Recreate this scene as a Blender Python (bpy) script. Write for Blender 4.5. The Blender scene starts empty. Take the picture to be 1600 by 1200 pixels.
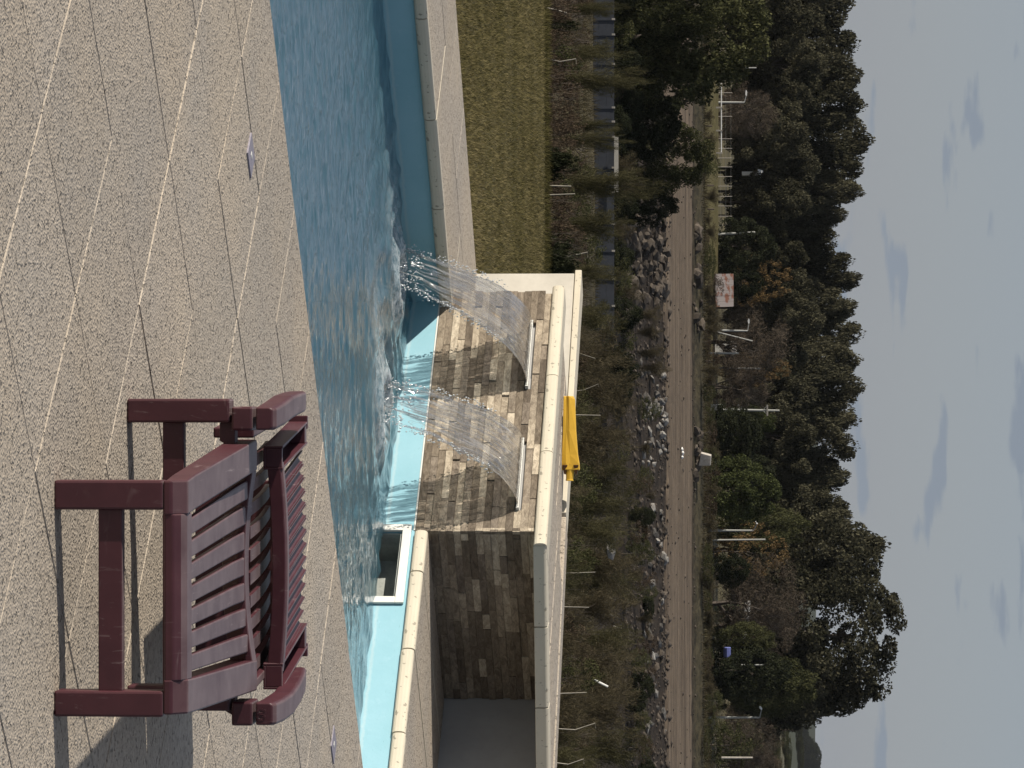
import bpy, bmesh, math, random
import numpy as np
from mathutils import Vector, Matrix
from mathutils import noise as mn

R = math.radians
sc = bpy.context.scene
COL = sc.collection
random.seed(7)

# ------------------------------------------------------------------ camera
FPX, H = 5370.0, 1.45
PITCH = math.atan(417 / FPX)
CP, SP = math.cos(PITCH), math.sin(PITCH)
cam = bpy.data.cameras.new('camera')
cam.sensor_width = 36
cam.sensor_fit = 'HORIZONTAL'
cam.lens = FPX / 1600 * 36
cam.clip_start = 0.1
cam.clip_end = 20000
camo = bpy.data.objects.new('camera', cam)
COL.objects.link(camo)
# the photograph was taken with the phone on its side: image right is up in the world
camo.matrix_world = Matrix(((0, -1, 0, 0), (SP, 0, -CP, 0), (CP, 0, SP, H), (0, 0, 0, 1)))
sc.camera = camo

# ------------------------------------------------------------------ sun, sky, exposure
SUN_H, SUN_E = (0.9853, 0.171), 19.8
sd = Vector((SUN_H[0] * math.cos(R(SUN_E)), SUN_H[1] * math.cos(R(SUN_E)), -math.sin(R(SUN_E))))
sl = bpy.data.lights.new('sun', 'SUN')
sl.energy = 5.0
sl.angle = R(0.5)
sl.color = (1.0, 0.93, 0.82)
so = bpy.data.objects.new('sun', sl)
COL.objects.link(so)
so.rotation_euler = sd.to_track_quat('-Z', 'Y').to_euler()
so.location = (-20, -5, 15)

w = bpy.data.worlds.new('World')
sc.world = w
w.use_nodes = True
nt = w.node_tree
nt.nodes.clear()
N = nt.nodes.new
sky = N('ShaderNodeTexSky')
sky.sky_type = 'NISHITA'
sky.sun_disc = False
sky.sun_elevation = R(SUN_E)
sky.sun_rotation = math.atan2(-SUN_H[0], -SUN_H[1])
sky.dust_density = 1.2
sky.ozone_density = 1.6
tc = N('ShaderNodeTexCoord')
mp = N('ShaderNodeMapping')
mp.inputs['Scale'].default_value = (15, 15, 80)
mp.inputs['Location'].default_value = (3.1, 0.4, 0.3)
cn = N('ShaderNodeTexNoise')
cn.inputs['Scale'].default_value = 1.3
cn.inputs['Detail'].default_value = 5
cn.inputs['Roughness'].default_value = 0.5
cr = N('ShaderNodeValToRGB')
cr.color_ramp.elements[0].position = 0.585
cr.color_ramp.elements[0].color = (0, 0, 0, 1)
cr.color_ramp.elements[1].position = 0.64
cr.color_ramp.elements[1].color = (1, 1, 1, 1)
# high thin veil of cloud over the whole sky, small darker cloud streaks on it
veil = N('ShaderNodeMix'); veil.data_type = 'RGBA'
veil.inputs['Factor'].default_value = 0.72
veil.inputs['B'].default_value = (3.12, 3.42, 4.05, 1)
strk = N('ShaderNodeMix'); strk.data_type = 'RGBA'
strk.inputs['B'].default_value = (2.4, 2.82, 3.4, 1)
mul = N('ShaderNodeMath'); mul.operation = 'MULTIPLY'; mul.inputs[1].default_value = 0.9
bg = N('ShaderNodeBackground')
bg.inputs['Strength'].default_value = 0.078
wo = N('ShaderNodeOutputWorld')
L = nt.links.new
L(tc.outputs['Generated'], mp.inputs['Vector'])
L(mp.outputs[0], cn.inputs['Vector'])
L(cn.outputs['Fac'], cr.inputs[0])
L(cr.outputs[0], mul.inputs[0])
L(sky.outputs[0], veil.inputs['A'])
L(veil.outputs['Result'], strk.inputs['A'])
L(mul.outputs[0], strk.inputs['Factor'])
L(strk.outputs['Result'], bg.inputs['Color'])
L(bg.outputs[0], wo.inputs[0])

sc.view_settings.view_transform = 'Standard'
sc.view_settings.look = 'None'
sc.view_settings.gamma = 1
sc.view_settings.exposure = 0.36
sc.view_settings.use_curve_mapping = False
sc.render.engine = 'CYCLES'
sc.cycles.max_bounces = 8
sc.cycles.transparent_max_bounces = 24

# ------------------------------------------------------------------ layout helpers
LX, LY = math.cos(R(42.3)), math.sin(R(42.3))          # the pool's long axis


def W(s, l, z=0.0):
    """pool axes (s across, l along) to world"""
    return Vector((s * LY + l * LX, -s * LX + l * LY, z))


POOL_ROT = math.atan2(-LX, LY)


def at(x, y, Y):
    """world point seen at photo pixel (x, y) at distance Y"""
    a = (y - 600) / FPX
    b = -((1600 - x) - 800) / FPX
    d = (a, CP + b * SP, -SP + b * CP)
    t = Y / d[1]
    return Vector((d[0] * t, Y, H + d[2] * t))


def tag(o, label=None, cat=None, group=None, kind=None):
    if label: o['label'] = label
    if cat: o['category'] = cat
    if group: o['group'] = group
    if kind: o['kind'] = kind
    return o


def empty(name, loc, label, cat, group=None, rz=0.0):
    o = bpy.data.objects.new(name, None)
    o.empty_display_size = 0.1
    COL.objects.link(o)
    o.location = loc
    o.rotation_euler = (0, 0, rz)
    return tag(o, label, cat, group)


def link(name, me, parent=None, loc=(0, 0, 0), rz=0.0):
    o = bpy.data.objects.new(name, me)
    COL.objects.link(o)
    if parent is not None: o.parent = parent
    o.location = loc
    o.rotation_euler = (0, 0, rz)
    return o


def copy_tree(o, parent=None):
    c = o.copy()
    COL.objects.link(c)
    if parent is not None: c.parent = parent
    for ch in [q for q in bpy.data.objects if q.parent == o]:
        copy_tree(ch, c)
    return c


# ------------------------------------------------------------------ mesh helpers
def fast_mesh(name, V, F, mat, tint=None, smooth=False):
    V = np.asarray(V, np.float32)
    F = np.asarray(F, np.int32)
    me = bpy.data.meshes.new(name)
    me.vertices.add(len(V))
    me.vertices.foreach_set('co', V.ravel())
    k = F.shape[1]
    me.loops.add(F.size)
    me.loops.foreach_set('vertex_index', F.ravel())
    me.polygons.add(len(F))
    me.polygons.foreach_set('loop_start', np.arange(len(F), dtype=np.int32) * k)
    if tint is not None:
        a = me.attributes.new('tint', 'FLOAT', 'FACE')
        a.data.foreach_set('value', np.asarray(tint, np.float32))
    if smooth:
        me.polygons.foreach_set('use_smooth', np.ones(len(F), bool))
    me.materials.append(mat)
    me.update(calc_edges=True)
    return me


class MB:
    """collects boxes, prisms and tubes; build() makes one mesh"""

    def __init__(self):
        self.v, self.f, self.m = [], [], []

    def add(self, vs, fs, m=0):
        b = len(self.v)
        self.v += [tuple(p) for p in vs]
        self.f += [tuple(b + i for i in q) for q in fs]
        self.m += [m] * len(fs)

    def box(self, x0, x1, y0, y1, z0, z1, m=0):
        vs = [(x, y, z) for z in (z0, z1) for x, y in ((x0, y0), (x1, y0), (x1, y1), (x0, y1))]
        self.add(vs, [(3, 2, 1, 0), (4, 5, 6, 7), (0, 1, 5, 4), (1, 2, 6, 5), (2, 3, 7, 6), (3, 0, 4, 7)], m)

    def hexa(self, lo, hi, m=0):
        """two quads (4 points each) joined"""
        self.add(list(lo) + list(hi),
                 [(3, 2, 1, 0), (4, 5, 6, 7), (0, 1, 5, 4), (1, 2, 6, 5), (2, 3, 7, 6), (3, 0, 4, 7)], m)

    def loft(self, rings, m=0, cap=True, closed=True):
        b = len(self.v)
        n = len(rings[0])
        for r in rings: self.v += [tuple(p) for p in r]
        k = n if closed else n - 1
        for i in range(len(rings) - 1):
            for j in range(k):
                a, c = b + i * n + j, b + i * n + (j + 1) % n
                self.f.append((a, c, c + n, a + n)); self.m.append(m)
        if cap and closed:
            self.f.append(tuple(b + j for j in range(n))[::-1]); self.m.append(m)
            self.f.append(tuple(b + (len(rings) - 1) * n + j for j in range(n))); self.m.append(m)

    def tube(self, pts, rad, n=6, m=0):
        rings = []
        P = [Vector(p) for p in pts]
        for i, p in enumerate(P):
            d = (P[min(i + 1, len(P) - 1)] - P[max(i - 1, 0)])
            d = d.normalized() if d.length > 1e-9 else Vector((0, 0, 1))
            a = d.orthogonal().normalized() if abs(d.z) < 0.95 else d.cross(Vector((0, 1, 0))).normalized()
            b = d.cross(a)
            r = rad[i] if isinstance(rad, (list, tuple)) else rad
            rings.append([p + a * (r * math.cos(2 * math.pi * k / n)) + b * (r * math.sin(2 * math.pi * k / n)) for k in range(n)])
        self.loft(rings, m)

    def mesh(self, name, mats, bevel=0.0, segs=2, smooth=False):
        me = bpy.data.meshes.new(name)
        me.from_pydata(self.v, [], self.f)
        for q in (mats if isinstance(mats, (list, tuple)) else [mats]): me.materials.append(q)
        me.polygons.foreach_set('material_index', self.m)
        bm = bmesh.new()
        bm.from_mesh(me)
        bmesh.ops.recalc_face_normals(bm, faces=bm.faces)
        if bevel > 0:
            es = [e for e in bm.edges if len(e.link_faces) == 2 and e.calc_face_angle(0) > 0.5]
            bmesh.ops.bevel(bm, geom=es, offset=bevel, segments=segs, affect='EDGES', profile=0.5, clamp_overlap=True)
        bm.to_mesh(me)
        bm.free()
        if smooth:
            me.polygons.foreach_set('use_smooth', [True] * len(me.polygons))
        me.update()
        return me

    def build(self, name, mats, parent=None, bevel=0.0, segs=2, smooth=False, loc=(0, 0, 0), rz=0.0):
        return link(name, self.mesh(name, mats, bevel, segs, smooth), parent, loc, rz)


# ------------------------------------------------------------------ material helpers
class NT:
    def __init__(self, name):
        self.mat = bpy.data.materials.new(name)
        self.mat.use_nodes = True
        self.t = self.mat.node_tree
        self.t.nodes.clear()
        self.out = self.n('ShaderNodeOutputMaterial')

    def n(self, typ, **kw):
        q = self.t.nodes.new(typ)
        for k, v in kw.items():
            if hasattr(q, k): setattr(q, k, v)
        return q

    def l(self, a, b): self.t.links.new(a, b)

    def val(self, sock, v):
        if hasattr(v, 'is_output') or isinstance(v, bpy.types.NodeSocket): self.l(v, sock)
        else: sock.default_value = v

    def pos(self, scale=(1, 1, 1), kind='Object', offset=None):
        c = self.n('ShaderNodeTexCoord')
        m = self.n('ShaderNodeMapping')
        m.inputs['Scale'].default_value = scale
        self.l(c.outputs[kind], m.inputs['Vector'])
        if offset is not None: self.l(offset, m.inputs['Location'])
        return m.outputs[0]

    def world(self, scale=(1, 1, 1)):
        g = self.n('ShaderNodeNewGeometry')
        m = self.n('ShaderNodeMapping')
        m.inputs['Scale'].default_value = scale
        self.l(g.outputs['Position'], m.inputs['Vector'])
        return m.outputs[0]

    def noise(self, vec, scale, detail=4, rough=0.55, dist=0.0):
        q = self.n('ShaderNodeTexNoise')
        self.l(vec, q.inputs['Vector'])
        q.inputs['Scale'].default_value = scale
        q.inputs['Detail'].default_value = detail
        q.inputs['Roughness'].default_value = rough
        q.inputs['Distortion'].default_value = dist
        return q.outputs['Fac']

    def voro(self, vec, scale, out='Distance', feature='F1', rnd=1.0):
        q = self.n('ShaderNodeTexVoronoi')
        q.feature = feature
        self.l(vec, q.inputs['Vector'])
        q.inputs['Scale'].default_value = scale
        q.inputs['Randomness'].default_value = rnd
        return q.outputs[out]

    def ramp(self, fac, stops):
        q = self.n('ShaderNodeValToRGB')
        e = q.color_ramp.elements
        while len(e) < len(stops): e.new(0.5)
        for i, (p, c) in enumerate(stops):
            e[i].position = p
            e[i].color = (*c, 1) if len(c) == 3 else c
        self.l(fac, q.inputs[0])
        return q.outputs[0]

    def step(self, fac, a, b):
        q = self.n('ShaderNodeMapRange')
        q.inputs['From Min'].default_value = a
        q.inputs['From Max'].default_value = b
        self.l(fac, q.inputs['Value'])
        return q.outputs[0]

    def mix(self, fac, a, b, mode='MIX'):
        q = self.n('ShaderNodeMix')
        q.data_type = 'RGBA'
        q.blend_type = mode
        self.val(q.inputs['Factor'], fac)
        for s, v in ((q.inputs['A'], a), (q.inputs['B'], b)):
            if isinstance(v, tuple): s.default_value = (*v, 1) if len(v) == 3 else v
            else: self.l(v, s)
        return q.outputs['Result']

    def math(self, op, a, b=None):
        q = self.n('ShaderNodeMath')
        q.operation = op
        self.val(q.inputs[0], a)
        if b is not None: self.val(q.inputs[1], b)
        return q.outputs[0]

    def bump(self, h, strength=0.3, dist=0.01, normal=None):
        q = self.n('ShaderNodeBump')
        q.inputs['Strength'].default_value = strength
        q.inputs['Distance'].default_value = dist
        self.l(h, q.inputs['Height'])
        if normal is not None: self.l(normal, q.inputs['Normal'])
        return q.outputs[0]

    def rand(self):
        return self.n('ShaderNodeObjectInfo').outputs['Random']

    def princ(self, color, rough=0.7, normal=None, spec=0.4, **kw):
        q = self.n('ShaderNodeBsdfPrincipled')
        s = q.inputs['Base Color']
        if isinstance(color, tuple): s.default_value = (*color, 1)
        else: self.l(color, s)
        self.val(q.inputs['Roughness'], rough)
        q.inputs['Specular IOR Level'].default_value = spec
        if normal is not None: self.l(normal, q.inputs['Normal'])
        for k, v in kw.items(): self.val(q.inputs[k.replace('_', ' ')], v)
        return q.outputs[0]

    def done(self, shader):
        self.l(shader, self.out.inputs['Surface'])
        return self.mat


def mat_aggregate(name, base, vary=0.12):
    t = NT(name)
    r = t.rand()
    off = t.n('ShaderNodeCombineXYZ')
    t.l(t.math('MULTIPLY', r, 37.0), off.inputs[0])
    t.l(t.math('MULTIPLY', r, 91.0), off.inputs[1])
    p = t.pos(offset=off.outputs[0])
    big = t.noise(t.world(), 1.5, 5)
    fine = t.noise(p, 160, 2)
    cell = t.voro(p, 95, 'Color')
    bw = t.n('ShaderNodeRGBToBW'); t.l(cell, bw.inputs[0])
    pit_n = t.noise(p, 56, 2, 0.5)
    pit = t.step(pit_n, 0.60, 0.66)               # small hollows where stones fell out
    bead = t.step(t.voro(p, 120), 0.0, 0.55)
    c0 = t.mix(t.step(bw.outputs[0], 0.2, 0.8), tuple(x * 0.88 for x in base), tuple(min(1, x * 1.10) for x in base))
    c1 = t.mix(t.step(big, 0.3, 0.7), t.mix(1.0, c0, (0.87, 0.875, 0.89), 'MULTIPLY'), t.mix(1.0, c0, (1.07, 1.02, 0.95), 'MULTIPLY'))
    c2 = t.mix(t.math('MULTIPLY', pit, 0.78), c1, tuple(x * 0.42 for x in base))
    tone = t.math('ADD', t.math('MULTIPLY', r, vary), 1 - vary / 2)
    tc_ = t.n('ShaderNodeCombineColor')
    for i in range(3): t.l(tone, tc_.inputs[i])
    c3 = t.mix(1.0, c2, tc_.outputs[0], 'MULTIPLY')
    h = t.math('SUBTRACT', t.math('SUBTRACT', t.math('MULTIPLY', fine, 0.35), t.math('MULTIPLY', bead, 0.5)), t.math('MULTIPLY', pit, 1.3))
    return t.done(t.princ(c3, 0.85, t.bump(h, 0.9, 0.0045), 0.25))


def mat_simple(name, base, rough=0.8, nscale=8, amount=0.25, bump=0.2, bdist=0.01, spec=0.3, metal=0.0, stretch=(1, 1, 1)):
    t = NT(name)
    p = t.pos(stretch)
    a = t.noise(p, nscale, 5)
    b = t.noise(p, nscale * 7, 3)
    c = t.mix(t.step(a, 0.3, 0.7), tuple(x * (1 - amount) for x in base), tuple(min(1, x * (1 + amount)) for x in base))
    c = t.mix(t.math('MULTIPLY', t.step(b, 0.45, 0.75), amount), c, tuple(x * 0.5 for x in base))
    return t.done(t.princ(c, rough, t.bump(b, bump, bdist), spec, Metallic=metal))


def mat_leaf(name, dark, light, trans=0.25, rough=0.7):
    t = NT(name)
    a = t.n('ShaderNodeAttribute')
    a.attribute_name = 'tint'
    r = t.rand()
    f = t.math('ADD', t.math('MULTIPLY', a.outputs['Fac'], 0.8), t.math('MULTIPLY', r, 0.3))
    c = t.mix(f, dark, light)
    d = t.n('ShaderNodeBsdfDiffuse'); t.l(c, d.inputs[0])
    tr = t.n('ShaderNodeBsdfTranslucent'); t.l(c, tr.inputs[0])
    m = t.n('ShaderNodeMixShader')
    m.inputs[0].default_value = trans
    t.l(d.outputs[0], m.inputs[1]); t.l(tr.outputs[0], m.inputs[2])
    return t.done(m.outputs[0])


M = {}
M['deck'] = mat_aggregate('exposed_aggregate_concrete', (0.405, 0.356, 0.296))
M['mortar'] = mat_simple('grey_mortar', (0.15, 0.13, 0.11), 0.95, 30)


def mat_cream(name, base):
    t = NT(name)
    p = t.pos()
    a = t.noise(p, 5, 4)
    pits = t.step(t.noise(p, 55, 1, 0.4), 0.67, 0.72)
    c = t.mix(t.step(a, 0.3, 0.7), tuple(x * 0.88 for x in base), base)
    c = t.mix(t.math('MULTIPLY', pits, 0.7), c, tuple(x * 0.35 for x in base))
    h = t.math('SUBTRACT', t.math('MULTIPLY', t.noise(p, 240, 2), 0.3), pits)
    return t.done(t.princ(c, 0.8, t.bump(h, 0.5, 0.002), 0.3))


M['cream'] = mat_cream('cream_cast_stone', (0.55, 0.495, 0.39))
M['plaster'] = mat_simple('pale_cement_plaster', (0.45, 0.42, 0.365), 0.9, 6, 0.10, 0.25, 0.003)
M['grey_plaster'] = mat_simple('grey_cement_plaster', (0.33, 0.325, 0.32), 0.9, 4, 0.10, 0.25, 0.003)


def mat_strip():
    t = NT('split_stone_strip')
    r = t.rand()
    off = t.n('ShaderNodeCombineXYZ')
    t.l(t.math('MULTIPLY', r, 53.0), off.inputs[0]); t.l(t.math('MULTIPLY', r, 17.0), off.inputs[1])
    p = t.pos((1.0, 1.0, 2.2), offset=off.outputs[0])
    tone = t.ramp(r, [(0.0, (0.110, 0.088, 0.068)), (0.2, (0.185, 0.152, 0.116)), (0.42, (0.28, 0.235, 0.18)), (0.6, (0.19, 0.158, 0.128)),
                      (0.75, (0.36, 0.305, 0.235)), (1.0, (0.52, 0.455, 0.36))])
    a = t.noise(p, 22, 6, 0.7, 0.8)
    b = t.noise(p, 110, 4, 0.6)
    c = t.mix(t.step(a, 0.36, 0.64), t.mix(1.0, tone, (0.58, 0.55, 0.52), 'MULTIPLY'), t.mix(1.0, tone, (1.22, 1.2, 1.16), 'MULTIPLY'))
    c = t.mix(t.math('MULTIPLY', t.step(b, 0.58, 0.72), 0.5), c, (0.10, 0.08, 0.06))
    h = t.math('ADD', a, t.math('MULTIPLY', b, 0.5))
    return t.done(t.princ(c, 0.85, t.bump(h, 0.9, 0.007), 0.25))


M['strip'] = mat_strip()


def mat_pool():
    t = NT('pool_paint')
    p = t.world()
    a = t.noise(p, 3.0, 4)
    b = t.noise(p, 26, 4, 0.6)
    c = t.mix(t.step(a, 0.3, 0.7), (0.20, 0.39, 0.455), (0.245, 0.435, 0.505))
    c = t.mix(t.math('MULTIPLY', t.step(b, 0.60, 0.78), 0.30), c, (0.34, 0.51, 0.58))
    gz = t.n('ShaderNodeNewGeometry')
    sz_ = t.n('ShaderNodeSeparateXYZ'); t.l(gz.outputs['Position'], sz_.inputs[0])
    wl = t.step(t.math('ABSOLUTE', t.math('ADD', t.math('ADD', sz_.outputs[2], 0.172), t.math('MULTIPLY', t.math('SUBTRACT', b, 0.5), 0.02))), 0.010, 0.002)
    c = t.mix(t.math('MULTIPLY', wl, 0.35), c, (0.42, 0.50, 0.50))
    sc_ = t.step(t.noise(t.world((5, 5, 60)), 6, 2), 0.70, 0.74)
    c = t.mix(t.math('MULTIPLY', sc_, 0.5), c, (0.10, 0.2, 0.24))
    return t.done(t.princ(c, 0.55, t.bump(b, 0.15, 0.004), 0.35))


M['pool'] = mat_pool()
M['white_plastic'] = mat_simple('white_pool_plastic', (0.62, 0.61, 0.56), 0.4, 14, 0.06, 0.05, 0.002, 0.5)
M['skimmer_dark'] = mat_simple('weathered_grey_lining', (0.30, 0.315, 0.29), 0.8, 12, 0.25)


def mat_water():
    t = NT('pool_water')
    p = t.world((1.0, 1.0, 1.0))
    p = t.world((0.30, 1.0, 1.0))
    h1 = t.noise(p, 24, 3, 0.55, 0.5)
    h2 = t.noise(p, 75, 2, 0.5, 0.3)
    nb = t.bump(t.math('ADD', h1, t.math('MULTIPLY', h2, 0.5)), 0.6, 0.009)
    fr = t.n('ShaderNodeFresnel'); fr.inputs['IOR'].default_value = 1.33
    t.l(nb, fr.inputs['Normal'])
    gl = t.n('ShaderNodeBsdfGlossy'); gl.inputs['Roughness'].default_value = 0.03
    gl.inputs['Color'].default_value = (0.95, 0.97, 1, 1)
    t.l(nb, gl.inputs['Normal'])
    tr = t.n('ShaderNodeBsdfTransparent'); tr.inputs['Color'].default_value = (0.93, 0.985, 0.985, 1)
    rf = t.n('ShaderNodeBsdfRefraction'); rf.inputs['IOR'].default_value = 1.33; rf.inputs['Roughness'].default_value = 0.02
    rf.inputs['Color'].default_value = (0.95, 0.99, 1, 1)
    t.l(nb, rf.inputs['Normal'])
    t0 = t.n('ShaderNodeMixShader'); t0.inputs[0].default_value = 0.5
    t.l(tr.outputs[0], t0.inputs[1]); t.l(rf.outputs[0], t0.inputs[2])
    # teal diffuse mixed in to brighten the water, standing for light scattered back
    tb = t.n('ShaderNodeBsdfDiffuse'); tb.inputs[0].default_value = (0.12, 0.28, 0.355, 1)
    tm = t.n('ShaderNodeMixShader'); tm.inputs[0].default_value = 0.34
    t.l(t0.outputs[0], tm.inputs[1]); t.l(tb.outputs[0], tm.inputs[2])
    mx = t.n('ShaderNodeMixShader')
    t.l(fr.outputs[0], mx.inputs[0]); t.l(tm.outputs[0], mx.inputs[1]); t.l(gl.outputs[0], mx.inputs[2])
    # white aerated water where the sheets land
    at_ = t.n('ShaderNodeAttribute'); at_.attribute_name = 'foam'
    fm = t.math('MULTIPLY', t.step(t.noise(t.world(), 30, 6, 0.75), 0.36, 0.66), at_.outputs['Fac'])
    fd = t.n('ShaderNodeBsdfDiffuse'); fd.inputs[0].default_value = (0.82, 0.86, 0.87, 1)
    m2 = t.n('ShaderNodeMixShader')
    t.l(fm, m2.inputs[0]); t.l(mx.outputs[0], m2.inputs[1]); t.l(fd.outputs[0], m2.inputs[2])
    return t.done(m2.outputs[0])


M['water'] = mat_water()


def mat_sheet():
    t = NT('falling_water')
    uv = t.n('ShaderNodeAttribute'); uv.attribute_name = 'flow'
    m = t.n('ShaderNodeMapping'); m.inputs['Scale'].default_value = (26, 3.2, 1)
    t.l(uv.outputs['Vector'], m.inputs['Vector'])
    st = t.noise(m.outputs[0], 1.0, 5, 0.6, 0.5)
    nb = t.bump(st, 1.0, 0.035)
    gl = t.n('ShaderNodeBsdfGlossy'); gl.inputs['Roughness'].default_value = 0.07
    t.l(nb, gl.inputs['Normal'])
    tr = t.n('ShaderNodeBsdfTransparent'); tr.inputs['Color'].default_value = (0.955, 0.96, 0.96, 1)
    fr = t.n('ShaderNodeFresnel'); fr.inputs['IOR'].default_value = 1.33; t.l(nb, fr.inputs['Normal'])
    f1 = t.math('ADD', t.math('MULTIPLY', fr.outputs[0], 0.9), 0.02)
    mx = t.n('ShaderNodeMixShader')
    t.l(f1, mx.inputs[0]); t.l(tr.outputs[0], mx.inputs[1]); t.l(gl.outputs[0], mx.inputs[2])
    df = t.n('ShaderNodeBsdfDiffuse'); df.inputs[0].default_value = (0.62, 0.60, 0.57, 1)
    sp = t.n('ShaderNodeSeparateXYZ'); t.l(uv.outputs['Vector'], sp.inputs[0])
    mg = t.n('ShaderNodeMapping'); mg.inputs['Scale'].default_value = (5.5, 3.4, 1)
    t.l(uv.outputs['Vector'], mg.inputs['Vector'])
    gn = t.noise(mg.outputs[0], 1.0, 5, 0.65, 0.4)
    gap = t.step(t.math('SUBTRACT', gn, t.math('MULTIPLY', t.math('POWER', sp.outputs[1], 4.0), 0.26)), 0.375, 0.345)
    m2 = t.n('ShaderNodeMixShader')
    t.l(t.math('ADD', t.math('MULTIPLY', t.step(st, 0.52, 0.70), 0.24), 0.015), m2.inputs[0]); t.l(mx.outputs[0], m2.inputs[1]); t.l(df.outputs[0], m2.inputs[2])
    op = t.n('ShaderNodeBsdfTransparent')
    m3 = t.n('ShaderNodeMixShader')
    t.l(gap, m3.inputs[0]); t.l(m2.outputs[0], m3.inputs[1]); t.l(op.outputs[0], m3.inputs[2])
    return t.done(m3.outputs[0])


M['sheet'] = mat_sheet()


def mat_drop():
    t = NT('water_droplets')
    gl = t.n('ShaderNodeBsdfGlossy'); gl.inputs['Roughness'].default_value = 0.12
    tr = t.n('ShaderNodeBsdfTransparent'); tr.inputs['Color'].default_value = (0.9, 0.92, 0.93, 1)
    fr = t.n('ShaderNodeFresnel'); fr.inputs['IOR'].default_value = 1.5
    mx = t.n('ShaderNodeMixShader')
    t.l(t.math('ADD', fr.outputs[0], 0.35), mx.inputs[0]); t.l(tr.outputs[0], mx.inputs[1]); t.l(gl.outputs[0], mx.inputs[2])
    df = t.n('ShaderNodeBsdfDiffuse'); df.inputs[0].default_value = (0.85, 0.87, 0.88, 1)
    m2 = t.n('ShaderNodeMixShader'); m2.inputs[0].default_value = 0.4
    t.l(mx.outputs[0], m2.inputs[1]); t.l(df.outputs[0], m2.inputs[2])
    return t.done(m2.outputs[0])


M['drop'] = mat_drop()


def mat_plastic():
    t = NT('burgundy_garden_plastic')
    p = t.pos()
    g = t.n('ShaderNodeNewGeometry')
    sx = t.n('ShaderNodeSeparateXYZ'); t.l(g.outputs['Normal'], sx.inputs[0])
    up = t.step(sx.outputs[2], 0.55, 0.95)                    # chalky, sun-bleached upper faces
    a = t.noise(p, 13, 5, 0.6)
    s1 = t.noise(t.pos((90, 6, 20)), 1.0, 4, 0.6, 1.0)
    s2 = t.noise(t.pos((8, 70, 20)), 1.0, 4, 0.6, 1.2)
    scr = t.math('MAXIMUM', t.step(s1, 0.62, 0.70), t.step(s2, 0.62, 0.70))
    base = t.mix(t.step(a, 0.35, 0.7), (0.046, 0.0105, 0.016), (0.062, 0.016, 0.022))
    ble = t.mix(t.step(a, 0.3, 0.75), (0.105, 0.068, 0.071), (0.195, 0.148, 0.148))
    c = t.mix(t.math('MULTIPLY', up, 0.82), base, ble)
    c = t.mix(t.math('MULTIPLY', t.math('MULTIPLY', scr, t.step(t.noise(p, 5, 2), 0.42, 0.62)), t.math('ADD', t.math('MULTIPLY', up, 0.35), 0.22)), c, (0.36, 0.29, 0.28))
    return t.done(t.princ(c, 0.45, t.bump(t.noise(p, 300, 2), 0.06, 0.001), 0.45))


M['plastic'] = mat_plastic()
M['yellow'] = mat_simple('yellow_plastic', (0.68, 0.40, 0.035), 0.55, 20, 0.06, 0.05, 0.002, 0.4)
M['brown_plastic'] = mat_simple('brown_plastic', (0.13, 0.06, 0.02), 0.55, 20, 0.1)
M['drain'] = mat_simple('lavender_grey_plastic', (0.25, 0.23, 0.27), 0.5, 40, 0.1)
M['steel'] = mat_simple('dull_pale_steel', (0.33, 0.33, 0.31), 0.6, 30, 0.15)
M['pale_wood'] = mat_simple('weathered_pale_wood', (0.34, 0.31, 0.27), 0.9, 20, 0.2)
M['dark_wood'] = mat_simple('dark_post_wood', (0.07, 0.055, 0.045), 0.9, 20, 0.2)
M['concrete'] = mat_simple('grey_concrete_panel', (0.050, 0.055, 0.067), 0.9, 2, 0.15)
M['pale_concrete'] = mat_simple('pale_concrete', (0.36, 0.33, 0.29), 0.9, 5, 0.2)
M['white_paint'] = mat_simple('white_paint', (0.70, 0.69, 0.66), 0.7, 6, 0.08)
M['green_paint'] = mat_simple('pale_green_paint', (0.20, 0.245, 0.14), 0.8, 4, 0.1)
M['dark_glass'] = mat_simple('dark_window_glass', (0.02, 0.022, 0.025), 0.2, 5, 0.1, spec=0.5)
M['blue_plastic'] = mat_simple('blue_plastic', (0.12, 0.14, 0.34), 0.6, 5, 0.1)


def mat_rust():
    t = NT('rusty_corrugated_iron')
    p = t.pos()
    a = t.noise(t.pos((1.0, 0.5, 1)), 1.1, 5, 0.6)
    c = t.ramp(a, [(0.0, (0.30, 0.26, 0.23)), (0.50, (0.27, 0.23, 0.21)), (0.56, (0.20, 0.085, 0.05)), (1.0, (0.16, 0.06, 0.04))])
    wv = t.n('ShaderNodeTexWave'); wv.inputs['Scale'].default_value = 4.0
    t.l(p, wv.inputs['Vector'])
    return t.done(t.princ(c, 0.85, t.bump(wv.outputs['Fac'], 0.5, 0.03), 0.3))


M['rust'] = mat_rust()


def mat_rock(name, lo, hi):
    t = NT(name)
    r = t.rand()
    p = t.pos()
    a = t.noise(p, 2.5, 6, 0.65)
    c = t.mix(r, lo, hi)
    c = t.mix(t.step(a, 0.35, 0.7), t.mix(1.0, c, (0.6, 0.58, 0.55), 'MULTIPLY'), c)
    return t.done(t.princ(c, 0.95, t.bump(a, 0.5, 0.08), 0.2))


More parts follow.
